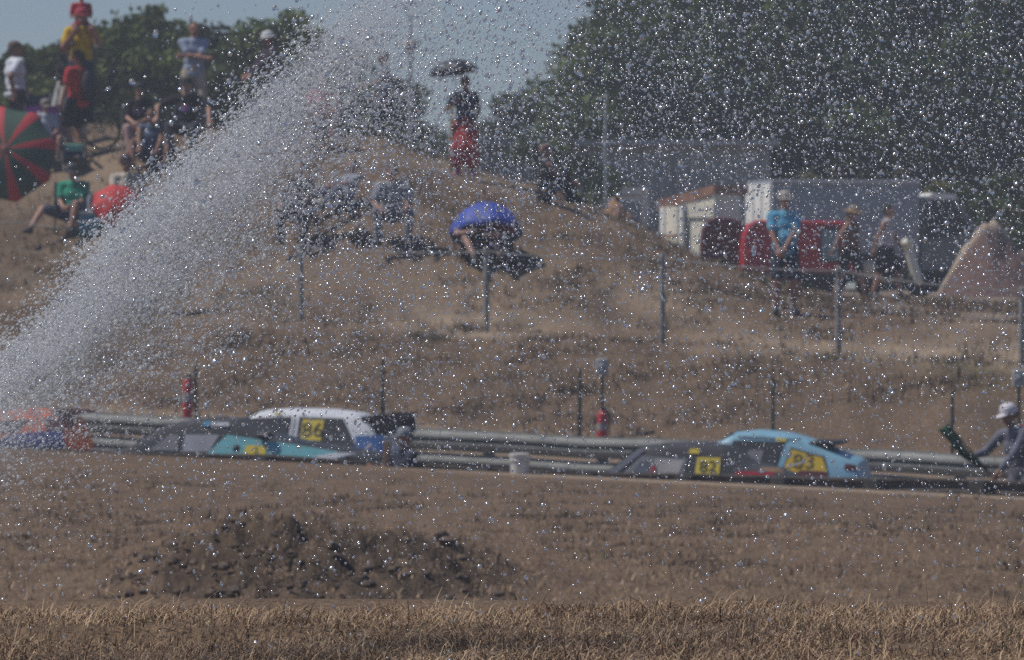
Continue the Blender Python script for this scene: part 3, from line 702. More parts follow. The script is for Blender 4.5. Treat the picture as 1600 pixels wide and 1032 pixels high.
c.quad('tail_light', [(1318, 734), (1338, 736), (1336, 727), (1320, 725)], maroon, .01); c.quad('roof_stripe', [(1150, 684), (1250, 689), (1250, 687), (1150, 682)], charcoal, .01); c.quad('sticker', [(1209, 690), (1226, 691), (1226, 686), (1210, 685)], yel, .012)
a, z = c.loc(1262, 700); b_, z2 = c.loc(1310, 700)
MB().box((a, -.6, z + .03), (b_, .6, z + .07), bev=.015).box((a + .1, -.6, z - .18), (a + .2, -.57, z + .04)).box((a + .1, .57, z - .18), (a + .2, .6, z + .04)).build('rear_wing', blackplastic, c.t)
c.front_glass(c.loc(1118, 692)[0], c.loc(1140, 680)[0], glassd); c.wheels(c.x0 + .5, c.x1 - .55)
o = MB().cap((c.loc(1232, 728)[0], -c.hw - .03, c.loc(1232, 730)[1]), (c.loc(1262, 722)[0], -c.hw - .16, c.loc(1262, 721)[1]), .018, .012).build('mirror', greym, c.t)

# D: black hatchback, number 82, nearer
c = Car('rally_car', 'charcoal hatchback with a yellow 82 plate, nearer than the light blue coupe', 1080, 68.9)
c.shell([(850, 768), (900, 758), (942, 744), (965, 722), (992, 702), (1030, 696), (1090, 696), (1128, 701), (1148, 715), (1168, 729), (1212, 738), (1240, 756)], charcoal)
c.quad('side_window', [(968, 744), (1066, 746), (1072, 718), (1000, 713)], seat_g, .006); c.quad('seat', [(985, 742), (1012, 742), (1012, 720), (1000, 721)], mat('seat_blue_grey', (.10, .12, .16), .8), .012)
c.quad('window_net', [(1028, 742), (1060, 742), (1067, 720), (1022, 718)], mat('net_pale', (.42, .39, .38), .8, .1, 3), .014); c.quad('harness', [(1016, 744), (1023, 744), (1023, 728), (1017, 728)], redp, .02)
pl = c.quad('number_plate', [(1085, 742), (1123, 743), (1124, 716), (1088, 715)], yel, .012); c.digits('82', 1105, 729, 17, blackd, pl, .02)
c.quad('sticker', [(1074, 709), (1091, 710), (1090, 702), (1076, 702)], yel, .012)
c.quad('stripe', [(1146, 742), (1210, 745), (1208, 738), (1150, 737)], redp, .012); c.quad('stripe', [(1185, 735), (1226, 740), (1218, 731), (1188, 731)], mat('stripe_tan', (.42, .25, .13), .6), .014)
c.quad('pillar', [(944, 744), (958, 744), (1006, 704), (996, 702)], mat('pillar_grey', (.17, .18, .21), .4, .08, 3), .012)
c.front_glass(c.loc(945, 742)[0], c.loc(990, 703)[0], glassd); c.wheels(c.x0 + .6, c.x1 - .55)

# E: orange and blue car leaving on the left
c = Car('rally_car', 'orange and dark blue car leaving at the left edge through the spray', 20, 77.5)
c.shell([(-190, 700), (-120, 684), (-60, 660), (-20, 646), (40, 642), (78, 644), (96, 660), (106, 690)], mat('car_orange', (.75, .14, .03), .4, .06, 3))
c.quad('side_window', [(-70, 680), (20, 676), (44, 656), (-40, 660)], inner); c.quad('lower_flank', [(-40, 704), (104, 704), (94, 672), (20, 678)], mat('car_navy', (.04, .05, .22), .45, .06, 3), .012)
c.quad('rear_quarter', [(70, 672), (98, 676), (94, 656), (66, 652)], maroon, .01)
a, z = c.loc(70, 646); b_, _ = c.loc(112, 650)
MB().box((a, -.6, z - .02), (b_, .6, z + .03), bev=.015).box((a + .1, -.62, z - .2), (b_, -.59, z + .06)).build('rear_wing', maroon, c.t)
c.front_glass(c.loc(-90, 672)[0], c.loc(-24, 648)[0], glassd); c.wheels(c.x0 + .55, c.x1 - .55)
# ---------------------------------------------------------------- people
skin_m = {k: mat('skin_' + k, v, .6, .06, 12, spec=.3) for k, v in dict(a=(.36, .18, .125), b=(.42, .24, .18), c=(.24, .12, .08)).items()}
def ik(a, t, l1, l2, pole):
    a = Vector(a); t = Vector(t); d = t - a; L = d.length; mx = (l1 + l2) * .995
    if L > mx: t = a + d * (mx / L); d = t - a; L = mx
    x = (l1 * l1 - l2 * l2 + L * L) / (2 * L); h = math.sqrt(max(0, l1 * l1 - x * x)); dn = d.normalized()
    p = Vector(pole); p = p - dn * p.dot(dn); p = p.normalized() if p.length > 1e-4 else Vector((0, 1, 0))
    return a + dn * x + p * h, t
def hand(b, wr_, el, s, curl=.5):
    d = (wr_ - el).normalized(); side = d.cross(Vector((0, 1, .2))).normalized(); nrm = side.cross(d).normalized()
    if s < 0: nrm = -nrm if False else nrm
    pc = wr_ + d * .05; b.cap(wr_ - d * .01, wr_ + d * .085, .027, .036, 10)
    for i in range(4):
        o = (i - 1.5) * .023; ln = (.065, .078, .072, .056)[i]; p0 = wr_ + d * .085 + side * o; p1 = p0 + (d * .8 + nrm * curl * .5).normalized() * ln * .55; p2 = p1 + (d * .4 + nrm * curl).normalized() * ln * .5
        b.cap(p0, p1, .0115, .0105, 7); b.cap(p1, p2, .0105, .009, 7)
    q0 = wr_ + d * .025 + side * .03 * s; q1 = q0 + (d * .6 + side * .7 * s).normalized() * .04; b.cap(q0, q1, .014, .0115, 7); b.cap(q1, q1 + (d * .9 + nrm * .3).normalized() * .032, .0115, .0095, 7)
def person(label, loc, yaw, H=1.75, pose='stand', top=('grey', (.3, .3, .3), 'short'), bottom=('trousers', 'navy', (.05, .06, .09)), shoes=(.03, .03, .03), hat=None,
           hair=(.04, .025, .015), long_hair=False, skin='a', hands=None, feet=None, elbows=None, knees=None, lean=(0, 0), head=(0, 0), pelvis=None, fem=False, belly=0., group='spectators on the slope', socks=None, bulk=1.08):
    g = thing('person', label, 'person', loc, R(yaw), group, H / 1.75); g.scale = (H / 1.75 * bulk, H / 1.75 * bulk, H / 1.75)
    sk = skin_m[skin]
    if pose == 'stand': pv = Vector((0, 0, .95)); ft = [(.12, 0), (-.12, 0)]; hd = [(.25, -.06, .80), (-.25, -.06, .80)]; kp = [(0.1, -1, 0), (-.1, -1, 0)]
    elif pose == 'sit': pv = Vector((0, .04, .47)); ft = [(.16, -.44), (-.16, -.44)]; hd = [(.12, -.30, .60), (-.12, -.30, .60)]; kp = [(.25, -.5, 1), (-.25, -.5, 1)]
    elif pose == 'low': pv = Vector((0, .05, .32)); ft = [(.18, -.55), (-.18, -.55)]; hd = [(.1, -.34, .5), (-.1, -.34, .5)]; kp = [(.3, -.3, 1), (-.3, -.3, 1)]
    elif pose == 'ground': pv = Vector((0, .08, .13)); ft = [(.2, -.55), (-.2, -.55)]; hd = [(.14, -.36, .42), (-.14, -.36, .42)]; kp = [(.35, -.2, 1), (-.35, -.2, 1)]
    if pelvis: pv = Vector(pelvis)
    ft = feet or ft; hd = hands or hd; kp = knees or kp; ep = elbows or [(.5, .8, -.2), (-.5, .8, -.2)]
    sp = Vector((lean[0], lean[1], 1)).normalized(); sc = pv + sp * .49; sh = .165 if fem else .185; hipw = .095
    latv = Vector((1, 0, -lean[0])).normalized()
    nk = sc + sp * .07; hv = Vector((lean[0] * .4 + head[0] * .4, lean[1] * .4 - .12 + head[1] * .4, 1)).normalized(); hc = nk + hv * .155
    b = MB()
    b.ell(pv + sp * .02, (.155 if not fem else .165, .11, .12)); b.ell(pv + sp * .17, (.135 + belly * .3, .10 + belly, .15)); b.ell(pv + sp * .33, (.158, .112, .16)); b.cap(sc + latv * sh * .8, sc - latv * sh * .8, .062, .062)
    b.cap(pv + sp * .1, sc, .11, .10); b.cap(sc - sp * .02, nk + hv * .06, .058, .052)
    hr = Vector((0, 0, 1)).rotation_difference(hv).to_matrix()
    b.ell(hc + hr @ Vector((0, .012, .022)), (.074, .094, .096), hr); b.ell(hc + hr @ Vector((0, -.028, -.05)), (.055, .065, .066), hr)
    b.cap(hc + hr @ Vector((0, -.078, .012)), hc + hr @ Vector((0, -.104, -.022)), .010, .015, 8); b.cap(hc + hr @ Vector((-.04, -.068, .03)), hc + hr @ Vector((.04, -.068, .03)), .018, .018, 8)
    for s in (1, -1): b.ell(hc + hr @ Vector((s * .075, .01, -.005)), (.013, .022, .032), hr)
    J = {}
    for i, s in enumerate((1, -1)):
        hip = pv + Vector((s * hipw, 0, -.02)); an = Vector((ft[i][0], ft[i][1], .085 + (ft[i][2] if len(ft[i]) > 2 else 0)))
        kn, an = ik(hip, an, .445, .43, kp[i]); J['k%d' % i] = kn; J['a%d' % i] = an; J['h%d' % i] = hip
        b.cap(hip, kn, .088, .056); b.cap(kn, kn.lerp(an, .35), .055, .056); b.cap(kn.lerp(an, .35), an, .056, .036)
        fd = Vector((s * .25, -1, 0)).normalized(); b.cap(an + Vector((0, .02, -.045)), an + fd * .15 + Vector((0, 0, -.055)), .038, .030)
        sho = sc + latv * s * sh; el, wr_ = ik(sho, hd[i], .29, .26, ep[i]); J['e%d' % i] = el; J['w%d' % i] = wr_; J['s%d' % i] = sho
        b.cap(sho, el, .052, .038); b.cap(el, wr_, .040, .026); hand(b, wr_, el, s)
    body = b.build('body', sk, g, remesh=.0105)
    # clothes
    if top:
        c = MB(); e = .018
        c.ell(pv + sp * .05, (.16 + e, .115 + e, .11)); c.ell(pv + sp * .17, (.145 + e + belly * .35, .108 + e + belly, .16)); c.ell(pv + sp * .33, (.163 + e, .118 + e, .165)); c.cap(sc + latv * sh * .8, sc - latv * sh * .8, .068 + e * .5, .068 + e * .5); c.cap(pv + sp * .04, sc - sp * .01, .125, .112)
        if len(top) > 3: c.ell(pv + sp * -.04, (.17 + e, .125 + e, .10))
        for i in range(2):
            a_, e_, w_ = J['s%d' % i], J['e%d' % i], J['w%d' % i]
            if top[2] == 'short': c.cap(a_, a_.lerp(e_, .68), .07, .064)
            elif top[2] == 'long': c.cap(a_, e_, .068, .056); c.cap(e_, e_.lerp(w_, .93), .056, .042)
        o = c.build('shirt' if top[2] != 'none' else 'vest', cloth(top[0], top[1]), g, remesh=.016)
    k_, nm, col = bottom; c = MB(); m = cloth(nm, col)
    c.ell(pv, (.172, .132, .125)); c.cap(pv + sp * .06, pv + sp * .0, .135, .14)
    for i, s in enumerate((1, -1)):
        h_, kn, an = J['h%d' % i], J['k%d' % i], J['a%d' % i]
        if k_ == 'shorts': c.cap(h_, h_.lerp(kn, .85), .107, .088)
        elif k_ == 'trousers': c.cap(h_, kn, .105, .076); c.cap(kn, an, .076, .062)
        elif k_ == 'skirt': c.cap(h_, h_.lerp(kn, .8), .115, .12)
        elif k_ == 'long_skirt': c.cap(h_, kn, .12, .12); c.cap(kn, kn.lerp(an, .55), .12, .13)
    if 'skirt' in k_: c.cap((J['h0'] + J['h1']) / 2, (J['k0'] + J['k1']) / 2, .14, .14)
    c.build({'long_skirt': 'skirt'}.get(k_, k_), m, g, remesh=.017)
    for i, s in enumerate((1, -1)):
        an = J['a%d' % i]; fd = Vector((s * .25, -1, 0)).normalized()
        MB().cap(an + Vector((0, .03, -.035)), an + fd * .165 + Vector((0, 0, -.05)), .047, .038).cap(an + Vector((0, 0, .0)), an + Vector((0, 0, -.04)), .046, .05).build('shoe', mat('shoe_%.2f_%.2f' % (shoes[0], shoes[1]), shoes, .7, .1, 9), g)
        if socks: MB().cap(an + Vector((0, 0, .10)), an, .046, .044).build('sock', mat('sock', (.6, .6, .6), .9), g)
        MB().ell(hc + hr @ Vector((s * .031, -.083, .004)), (.011, .006, .007), hr, 8, 6).build('eye', mat('eye_dark', (.02, .015, .01), .3), g)
    MB().ell(hc + hr @ Vector((0, -.088, -.055)), (.024, .008, .007), hr, 8, 6).build('mouth', mat('lip', (.25, .08, .07), .6), g)
    hm = mat('hair_%.3f' % hair[0], hair, .8, .25, 30, bump=.6)
    if hair != 'none':
        c = MB(); c.ell(hc + hr @ Vector((0, .03, .045)), (.084, .092, .085), hr); c.ell(hc + hr @ Vector((0, .06, -.005)), (.072, .06, .07), hr)
        if long_hair: c.cap(hc + hr @ Vector((0, .07, .0)), hc + hr @ Vector((0, .10, -.20)), .065, .045)
        c.build('hair', hm, g, remesh=.014)
    if hat:
        kind, hcol = hat; mh = mat('hat_%s_%.2f_%.2f' % (kind, hcol[0], hcol[2]), hcol, .85, .12, 20, bump=.4)
        rim = {'cap': .0, 'bucket': .05, 'straw': .10, 'white': .05}.get(kind, 0)
        prof_ = [(.098 + rim, -.012), (.099 + rim, -.004), (.099, .004), (.096, .05), (.078, .088), (.04, .106), (.004, .11)]
        o = MB().lathe(prof_, hc + hr @ Vector((0, .012, .038)), hr, 20).build({'bucket': 'bucket_hat', 'straw': 'straw_hat'}.get(kind, 'cap'), mh, g)
        if kind == 'cap': MB().ell(hc + hr @ Vector((0, -.115, .04)), (.07, .075, .010), hr).build('peak', mh, o)
    g['_'] = 0; del g['_']
    sc_ = H / 1.75; M = Matrix.Translation(Vector(loc)) @ Matrix.Rotation(R(yaw), 4, 'Z') @ Matrix.Diagonal((sc_ * bulk, sc_ * bulk, sc_, 1))
    return g, {k: M @ v for k, v in J.items()} | dict(head=M @ hc, chest=M @ sc), dict(pv=pv, sc=sc, sp=sp)

def printpatch(g, info, m, w_=.09, h_=.10, dz=.33, lean=None, name='shirt_print'):
    c = info['pv'] + info['sp'] * dz; V = []; F = []
    for i in range(9):
        for j in range(9):
            u, v = i / 4 - 1, j / 4 - 1; x = u * w_; z = v * h_
            V.append((c.x + x, c.y - (.150 - .35 * x * x / .15) , c.z + z))
            if i and j and (u - .125) ** 2 + (v - .125) ** 2 < 1.15: F.append(((i - 1) * 9 + j - 1, i * 9 + j - 1, i * 9 + j, (i - 1) * 9 + j))
    MB().add(V, F).build(name, m, g)

def chair(label, loc, yaw, col, h=.45, back=.85, w_=.27, frame=None, group='folding chairs on the slope'):
    t = thing('folding_chair', label, 'chair', loc, R(yaw), group); fr = frame or mat('chair_tube', (.10, .10, .11), .5, .1, 5, metal=.5); m = cloth('chair_%.2f_%.2f' % (col[0], col[2]), col)
    MB().box((-w_, -.22, h - .035), (w_, .24, h - .01), bev=.01).build('seat', m, t)
    MB().add([(-w_, .25, h + .02), (w_, .25, h + .02), (w_, .36, back), (-w_, .36, back), (-w_, .275, h + .02), (w_, .275, h + .02), (w_, .385, back), (-w_, .385, back)], [(0, 1, 2, 3), (7, 6, 5, 4), (0, 4, 5, 1), (1, 5, 6, 2), (2, 6, 7, 3), (3, 7, 4, 0)]).build('backrest', m, t)
    for s in (1, -1):
        MB().cap((s * w_, -.24, 0), (s * w_, .28, h + .1), .013).build('leg', fr, t); MB().cap((s * w_, .30, 0), (s * w_, -.22, h + .02), .013).build('leg', fr, t)
        MB().cap((s * w_, .24, h), (s * w_, .375, back + .02), .013).build('back_frame', fr, t)
        MB().box((s * w_ - .03, -.22, h + .18), (s * w_ + .03, .26, h + .20), bev=.008).cap((s * w_, -.18, h + .18), (s * w_, -.2, h), .012).build('arm', fr, t)
    return t
def umbrella(label, centre, axis, Rr, dep, mats, n=8, pole=.9, wedge=None, name='umbrella', twist=0):
    t = thing(name, label, 'umbrella', centre); q = Vector(axis).normalized().to_track_quat('Z', 'Y').to_matrix()
    t_rot = q; V = []; F = []; MI = []; sub = 6; seg = n * sub; rings = 9
    for j in range(rings + 1):
        rr_ = j / rings
        for i in range(seg):
            a = 2 * math.pi * i / seg + twist; ph = (i % sub) / sub; sc = 1 - .10 * rr_ ** 2 * math.sin(math.pi * ph)
            r = Rr * math.sin(rr_ * R(72)) / math.sin(R(72)) * sc; z = dep * (math.cos(rr_ * R(72)) - math.cos(R(72))) / (1 - math.cos(R(72))) - .03 * rr_ ** 2 * math.sin(math.pi * ph)
            V.append(q @ Vector((r * math.cos(a), r * math.sin(a), z)))
    for j in range(rings):
        for i in range(seg):
            F.append((j * seg + i, (j + 1) * seg + i, (j + 1) * seg + (i + 1) % seg, j * seg + (i + 1) % seg))
            if wedge:
                ph = ((i + .5) % sub) / sub; MI.append(1 if (ph < wedge or ph > 1 - wedge) else 0)
            else: MI.append(0)
    me = MB(); me.add(V, F); me.mi = MI; o = me.build('canopy', mats, t)
    md = o.modifiers.new('s', 'SOLIDIFY'); md.thickness = .004
    for i in range(n):
        a = 2 * math.pi * i / n + twist; b = MB()
        pts = [q @ Vector((Rr * math.sin(x * R(72)) / math.sin(R(72)) * math.cos(a), Rr * math.sin(x * R(72)) / math.sin(R(72)) * math.sin(a), dep * (math.cos(x * R(72)) - math.cos(R(72))) / (1 - math.cos(R(72))) - .012)) for x in np.linspace(.05, 1, 7)]
        b.tube(pts, .004, 5).build('rib', steel, t)
    MB().cap(q @ Vector((0, 0, dep + .05)), q @ Vector((0, 0, dep - pole)), .009).build('shaft', steel, t)
    MB().cap(q @ Vector((0, 0, dep - pole)), q @ Vector((0, 0, dep - pole - .1)), .016).build('handle', black, t)
    return t

W = dict(navy=(.03, .04, .07), black=(.022, .022, .026), khaki=(.44, .36, .28), white=(.62, .65, .72), greyl=(.42, .41, .40))
# left group
h1 = hit(24, 236)
person('man in a white t-shirt and dark trousers standing at the left edge', h1, 112, 1.80, bulk=1.32, top=('white', W['white'], 'short', 1), bottom=('trousers', 'blackish', (.05, .045, .05)), hair=(.10, .06, .045), hands=[(.20, -.20, .98), (-.2, .08, .95)], skin='c')
p = at(127, 96); p.z = max(p.z, P(0, 192, 96).z); print('yellow', HZ - (p.z - 3) / K / p.y)
g, J, inf = person('man in a yellow t-shirt and red cap with a child on his shoulders', p, 15, 1.88, top=('yellow', (.62, .40, .02), 'short'), bottom=('trousers', 'navy', W['navy']), hat=('cap', (.35, .03, .05)), hands=[(.15, -.20, 1.40), (-.17, -.20, 1.38)], elbows=[(.5, .2, -1), (-.5, .2, -1)], group='spectators on the slope')
pc = Vector(J['head'])
person('child in red sitting on the shoulders of the man in yellow', Vector((pc.x, pc.y + .10, pc.z - .34)), 15, 1.15, pose='ground', pelvis=(0, .06, .32), top=('red', (.45, .03, .05), 'short'), bottom=('shorts', 'dark_red', (.35, .03, .05)), feet=[(.26, -.40, -.32), (-.30, -.36, -.25)], knees=[(.3, -1, .4), (-.3, -1, .4)], hands=[(.1, -.14, .55), (-.1, -.14, .55)], shoes=(.08, .08, .1), hair=(.05, .03, .02))
p = hit(102, 224)
person('man in a black t-shirt, grey cap and pale shorts with a hand on his hip', p, -58, 1.74, bulk=1.15, top=('black', W['black'], 'short'), bottom=('shorts', 'greyl', W['greyl']), hat=('cap', (.10, .12, .17)), hands=[(.21, .02, 1.02), (-.21, .0, 1.02)], elbows=[(1, .5, 0), (-1, .5, 0)], shoes=(.6, .6, .6), skin='a')
p = hit(122, 247)
g, J, inf = person('man in a red t-shirt and black shorts wearing a dark backpack', p, -125, 1.76, bulk=1.2, top=('redtee', (.50, .045, .045), 'short', 1), bottom=('shorts', 'black', W['black']), hands=[(.24, -.12, .82), (-.22, -.05, .80)], shoes=(.06, .07, .09), skin='a')
bp = thing('backpack', 'dark grey backpack on the back of the man in red', 'backpack', Vector(J['chest']) - Vector((0, 0, .22)), R(-125))
MB().ell((0, .24, -.02), (.165, .11, .26)).ell((0, .32, -.08), (.12, .07, .15)).build('pack', cloth('pack', (.045, .05, .06)), bp, remesh=.02)
for s in (1, -1): MB().tube([(s * .10, .16, .2), (s * .11, -.02, .26), (s * .12, -.145, .12), (s * .12, -.12, -.12), (s * .14, .12, -.2)], .016).build('strap', cloth('pack', (0, 0, 0)), bp)
# bicycle
p = hit(150, 236); t = thing('bicycle', 'black bicycle standing on the slope behind the man in red', 'bicycle', p, R(-8))
for x in (-.52, .10):
    o = MB().torus((x, 0, .34), .31, .026, None, 34, 8).build('wheel', dark, t); b = MB()
    for i in range(18): a = i * math.pi / 9; b.cap((x, 0, .34), (x + .3 * math.cos(a), 0, .34 + .3 * math.sin(a)), .0022, None, 4, round_=False)
    b.cap((x, -.03, .34), (x, .03, .34), .02).build('spokes', steel, o)
fm = black
MB().tube([(-.52, 0, .34), (-.32, 0, .80), (-.02, 0, .86), (-.22, 0, .34), (-.32, 0, .80)], .018).tube([(-.22, 0, .34), (-.52, 0, .34)], .012).tube([(-.02, 0, .78), (-.22, 0, .34)], .018).build('frame', fm, t)
MB().tube([(-.04, 0, .92), (.10, 0, .34)], .016).build('fork', fm, t); MB().tube([(-.04, 0, .92), (-.04, 0, 1.0)], .014).tube([(-.04, -.28, 1.0), (-.04, .28, 1.0)], .014).build('handlebar', fm, t)
MB().tube([(-.32, 0, .8), (-.35, 0, .93)], .014).ell((-.36, 0, .95), (.13, .07, .03)).build('saddle', fm, t); MB().lathe([(.09, -.01), (.09, .01)], (-.22, -.05, .34), Matrix.Rotation(R(90), 3, 'X')).build('chainring', steel, t)
p = at(303, 96.5)
p.z = max(p.z, P(0, 200, 96.5).z) if abs(p.z - P(0, 200, 96.5).z) < .3 else p.z
person('man in a pale blue polo and beige trousers standing with folded arms', p, 8, 1.76, top=('polo', (.30, .36, .47), 'short', 1), bottom=('trousers', 'khaki', W['khaki']), hands=[(-.16, -.23, 1.20), (.15, -.25, 1.17)], elbows=[(1, -.1, -1), (-1, -.1, -1)], shoes=(.1, .08, .06), hair=(.035, .03, .025))
p = hit(218, 246); chair('dark folding chair under the woman in the black top', p, 5, (.04, .04, .06))
g, J, inf = person('woman in a black top, cap and pink trousers sitting on a folding chair', p, 5, 1.64, 'sit', top=('black', W['black'], 'short'), bottom=('trousers', 'pink', (.46, .30, .29)), hat=('cap', (.03, .03, .035)), fem=True, skin='b', hands=[(.02, -.26, .62), (-.10, -.28, .60)], shoes=(.15, .02, .02))
printpatch(g, inf, mat('print_mauve', (.10, .06, .12), .9), .11, .05)
p = hit(291, 247); chair('dark folding chair under the man with the colourful shirt print', p, -10, (.035, .035, .05))
g, J, inf = person('man in a black cap and black t-shirt with a pink and blue print, seated', p, -6, 1.76, 'sit', top=('black', W['black'], 'short'), bottom=('trousers', 'striped_dark', (.06, .065, .08)), hat=('cap', (.025, .025, .03)), hands=[(.40, -.28, .60), (-.42, -.22, .66)], elbows=[(1, .4, .2), (-1, .4, .2)], skin='b')
printpatch(g, inf, mat('print_pink', (.45, .14, .26), .9), .055, .065, .34); printpatch(g, inf, mat('print_blue', (.08, .22, .48), .9), .085, .05, .33)
p = hit(236, 268)
person('person in a blue patterned tank top squatting on the slope with bare knees', p, 0, 1.68, 'ground', top=('tank', (.09, .12, .19), 'none'), bottom=('shorts', 'dark_blue', (.05, .06, .09)), hands=[(.10, -.34, .30), (-.16, -.36, .36)], feet=[(.26, -.42), (-.26, -.42)], pelvis=(0, .08, .24), head=(0, -.4), skin='c')
p = hit(70, 258); chair('purple folding chair behind the green and red parasol', p, 10, (.20, .055, .26), .42, .98, .30)
person('small person in a grey cap slumped in the purple chair', p + Vector((.02, -.03, 0)), 12, 1.45, 'sit', pelvis=(0, .02, .46), top=('pale_blue', (.42, .45, .52), 'short'), bottom=('shorts', 'navy', W['navy']), hat=('cap', (.22, .20, .18)), skin='b', head=(-.1, -.5))
p = hit(50, 238); chair('white framed folding chair standing behind the purple chair', p, -15, (.10, .12, .16), .46, .95, .2, frame=mat('white_tube', (.75, .76, .78), .4, .03))
p = hit(113, 366); chair('navy folding chair under the person in the green sleeveless top', p + Vector((0, .02, 0)), 5, (.03, .05, .12), .32, .84, .28)
person('person in a green top and navy shorts sitting with one leg stretched out', p, -12, 1.72, 'low', top=('green', (.03, .27, .17), 'short'), bottom=('shorts', 'navy_blue', (.05, .08, .14)), hat=('cap', (.05, .055, .07)), hands=[(.05, -.26, .46), (-.07, -.27, .45)], feet=[(.10, -.42), (-.52, -.50)], knees=[(.2, -.4, 1), (-.5, -.3, 1)], head=(0, -.5), skin='b', shoes=(.03, .03, .035))
p = hit(116, 272); chair('navy camping chair with a mint green towel over its back', p, 10, (.03, .04, .09), .26, .46, .19); tp = p
t = thing('towel', 'mint green towel draped over the back of a navy camping chair', 'towel', p + Vector((0, .2, .38)), R(10))
MB().box((-.15, .08, -.03), (.15, .12, .08), bev=.015).box((-.17, .08, .05), (.17, .26, .10), bev=.02).build('cloth', cloth('mint', (.22, .50, .38)), t)
p = hit(197, 358); chair('low folding chair under the person in the cream shirt', p, -5, (.04, .06, .13), .32, .86, .26)
person('person in a cream shirt and black and red cap behind the red umbrella', p, 5, 1.74, 'low', top=('creamshirt', (.52, .46, .38), 'short'), bottom=('shorts', 'navy', W['navy']), hat=('cap', (.05, .02, .02)), skin='c')
# parasols on the left
G = mat('canopy_green', (.028, .075, .050), .7, .1, 3); Rd = mat('canopy_red', (.46, .035, .045), .7, .08, 3)
q = P(12, 241, 89.0)
umbrella('big green parasol with red stripes lying on the slope facing the track', q, (-.06, -.93, .24), .80, .30, [G, Rd], 8, 1.2, wedge=.20, twist=R(12), name='parasol')
q = P(183, 322, 88.0)
umbrella('small red umbrella leaning beside the blue cool box', q, (.12, -.62, .5), .42, .24, [mat('umbrella_red', (.50, .03, .03), .7, .08, 3)], 8, .7, twist=R(10))
# cool box, bottle
p = hit(139, 370, 80); t = thing('cool_box', 'turquoise cool box with a white lid beside the seated person in green', 'cool box', p, R(8))
MB().box((-.155, -.12, 0), (.155, .12, .33), bev=.02).build('box', mat('coolbox_blue', (.05, .30, .42), .5, .06, 4), t)
MB().box((-.165, -.13, .332), (.165, .13, .40), bev=.02).build('lid', mat('coolbox_lid', (.60, .66, .68), .5, .05, 4), t)
MB().tube([(-.15, -.135, .30), (-.15, -.14, .24), (.15, -.14, .24), (.15, -.135, .30)], .012).build('handle', mat('coolbox_lid', (0, 0, 0)), t)
t = thing('water_bottle', 'clear plastic bottle standing on the lid of the cool box', 'bottle', p + Vector((.02, 0, .402)))
MB().lathe([(.05, 0), (.052, .02), (.052, .18), (.04, .22), (.018, .26), (.018, .28)], n=16).build('bottle_body', mat('bottle_plastic', (.55, .60, .65), .15, .05, 3, trans=.5), t); MB().lathe([(.021, .28), (.021, .30)], n=12).build('bottle_cap', carblue, t)
# middle group, in the spray
p = at(432, 97.0)
person('person in a white bucket hat and dark top reaching out one arm', p, -70, 1.70, top=('plum', (.07, .05, .07), 'long'), bottom=('trousers', 'black', W['black']), hat=('bucket', (.66, .66, .66)), hands=[(.12, -.48, 1.02), (-.1, -.5, 1.0)], lean=(0, -.22))
p = at(505, 94.5); chair('folding chair on the crest under the person in red', p, 0, (.05, .05, .06))
person('person in a bright red t-shirt sitting on the crest inside the spray', p, 0, 1.70, 'sit', top=('bright_red', (.62, .04, .07), 'short'), bottom=('shorts', 'navy', W['navy']))
p = at(600, 100)
person('tall man in a grey polo and dark trousers standing on the crest, looking left', p, -75, 1.70, top=('greypolo', (.20, .21, .25), 'short', 1), bottom=('trousers', 'black', W['black']), hands=[(.16, -.42, 1.15), (-.2, -.1, .9)], hair=(.16, .10, .08), belly=.04)
p = hit(727, 277)
g, J, inf = person('person in a red skirt and pink shoes holding a black umbrella', p, -8, 1.62, top=('slate', (.06, .065, .10), 'short'), bottom=('long_skirt', 'skirt_red', (.42, .045, .04)), shoes=(.55, .10, .35), hands=[(.16, -.10, .95), (-.16, -.18, 1.30)], fem=True, long_hair=True, skin='c')
q = J['w1']; umbrella('black umbrella held over the person in the red skirt', Vector((q.x - .0, q.y, P(0, 113, p.y).z)), (-.14, .10, 1), .42, .20, [mat('canopy_black', (.03, .032, .04), .6, .1, 3)], 8, .62)
t = thing('walking_stick', 'tan wooden staff beside the person in the red skirt', 'staff', p + Vector((-.24, -.1, 0))); MB().cap((0, 0, 0), (0.02, 0, 1.12), .03, .028).build('shaft', mat('tan_staff', (.42, .28, .12), .8, .15, 6), t)
p = hit(860, 318)
person('person in a dark vest with bare arms sitting alone in front of the shed', p, 105, 1.72, 'ground', feet=[(.14, -.34), (-.14, -.34)], hands=[(.1, -.34, .34), (-.1, -.34, .34)], top=('black', W['black'], 'none'), bottom=('trousers', 'black', W['black']), hair=(.22, .12, .09), skin='a')
p = hit(468, 384); chair('folding chair under the person in black, inside the spray', p, 10, (.15, .17, .21))
person('person in a black top and black trousers with flushed face, sitting', p, -12, 1.76, 'sit', top=('black', W['black'], 'none'), bottom=('trousers', 'black', W['black']), skin='b', hands=[(.05, -.2, .78), (-.24, -.22, .62)])
p = hit(532, 330)
person('small figure in pale clothes half reclining on the mound', p, -50, 1.55, 'ground', lean=(0, .35), top=('pale_grey', (.30, .32, .37), 'short'), bottom=('trousers', 'grey_blue', (.16, .18, .23)), skin='b')
p = hit(612, 386); chair('low folding chair under the man leaning forward in grey', p, 5, (.17, .18, .20), .42, .6)
person('man in a grey t-shirt and grey trousers sitting bent forward, elbows on knees', p, 4, 1.78, 'sit', lean=(0, -.45), top=('greytee', (.30, .33, .37), 'short'), bottom=('trousers', 'grey_trousers', (.20, .20, .22)), hands=[(.18, -.46, .56), (-.18, -.46, .56)], hair=(.10, .04, .04), head=(0, -.5), feet=[(.20, -.36), (-.20, -.36)])
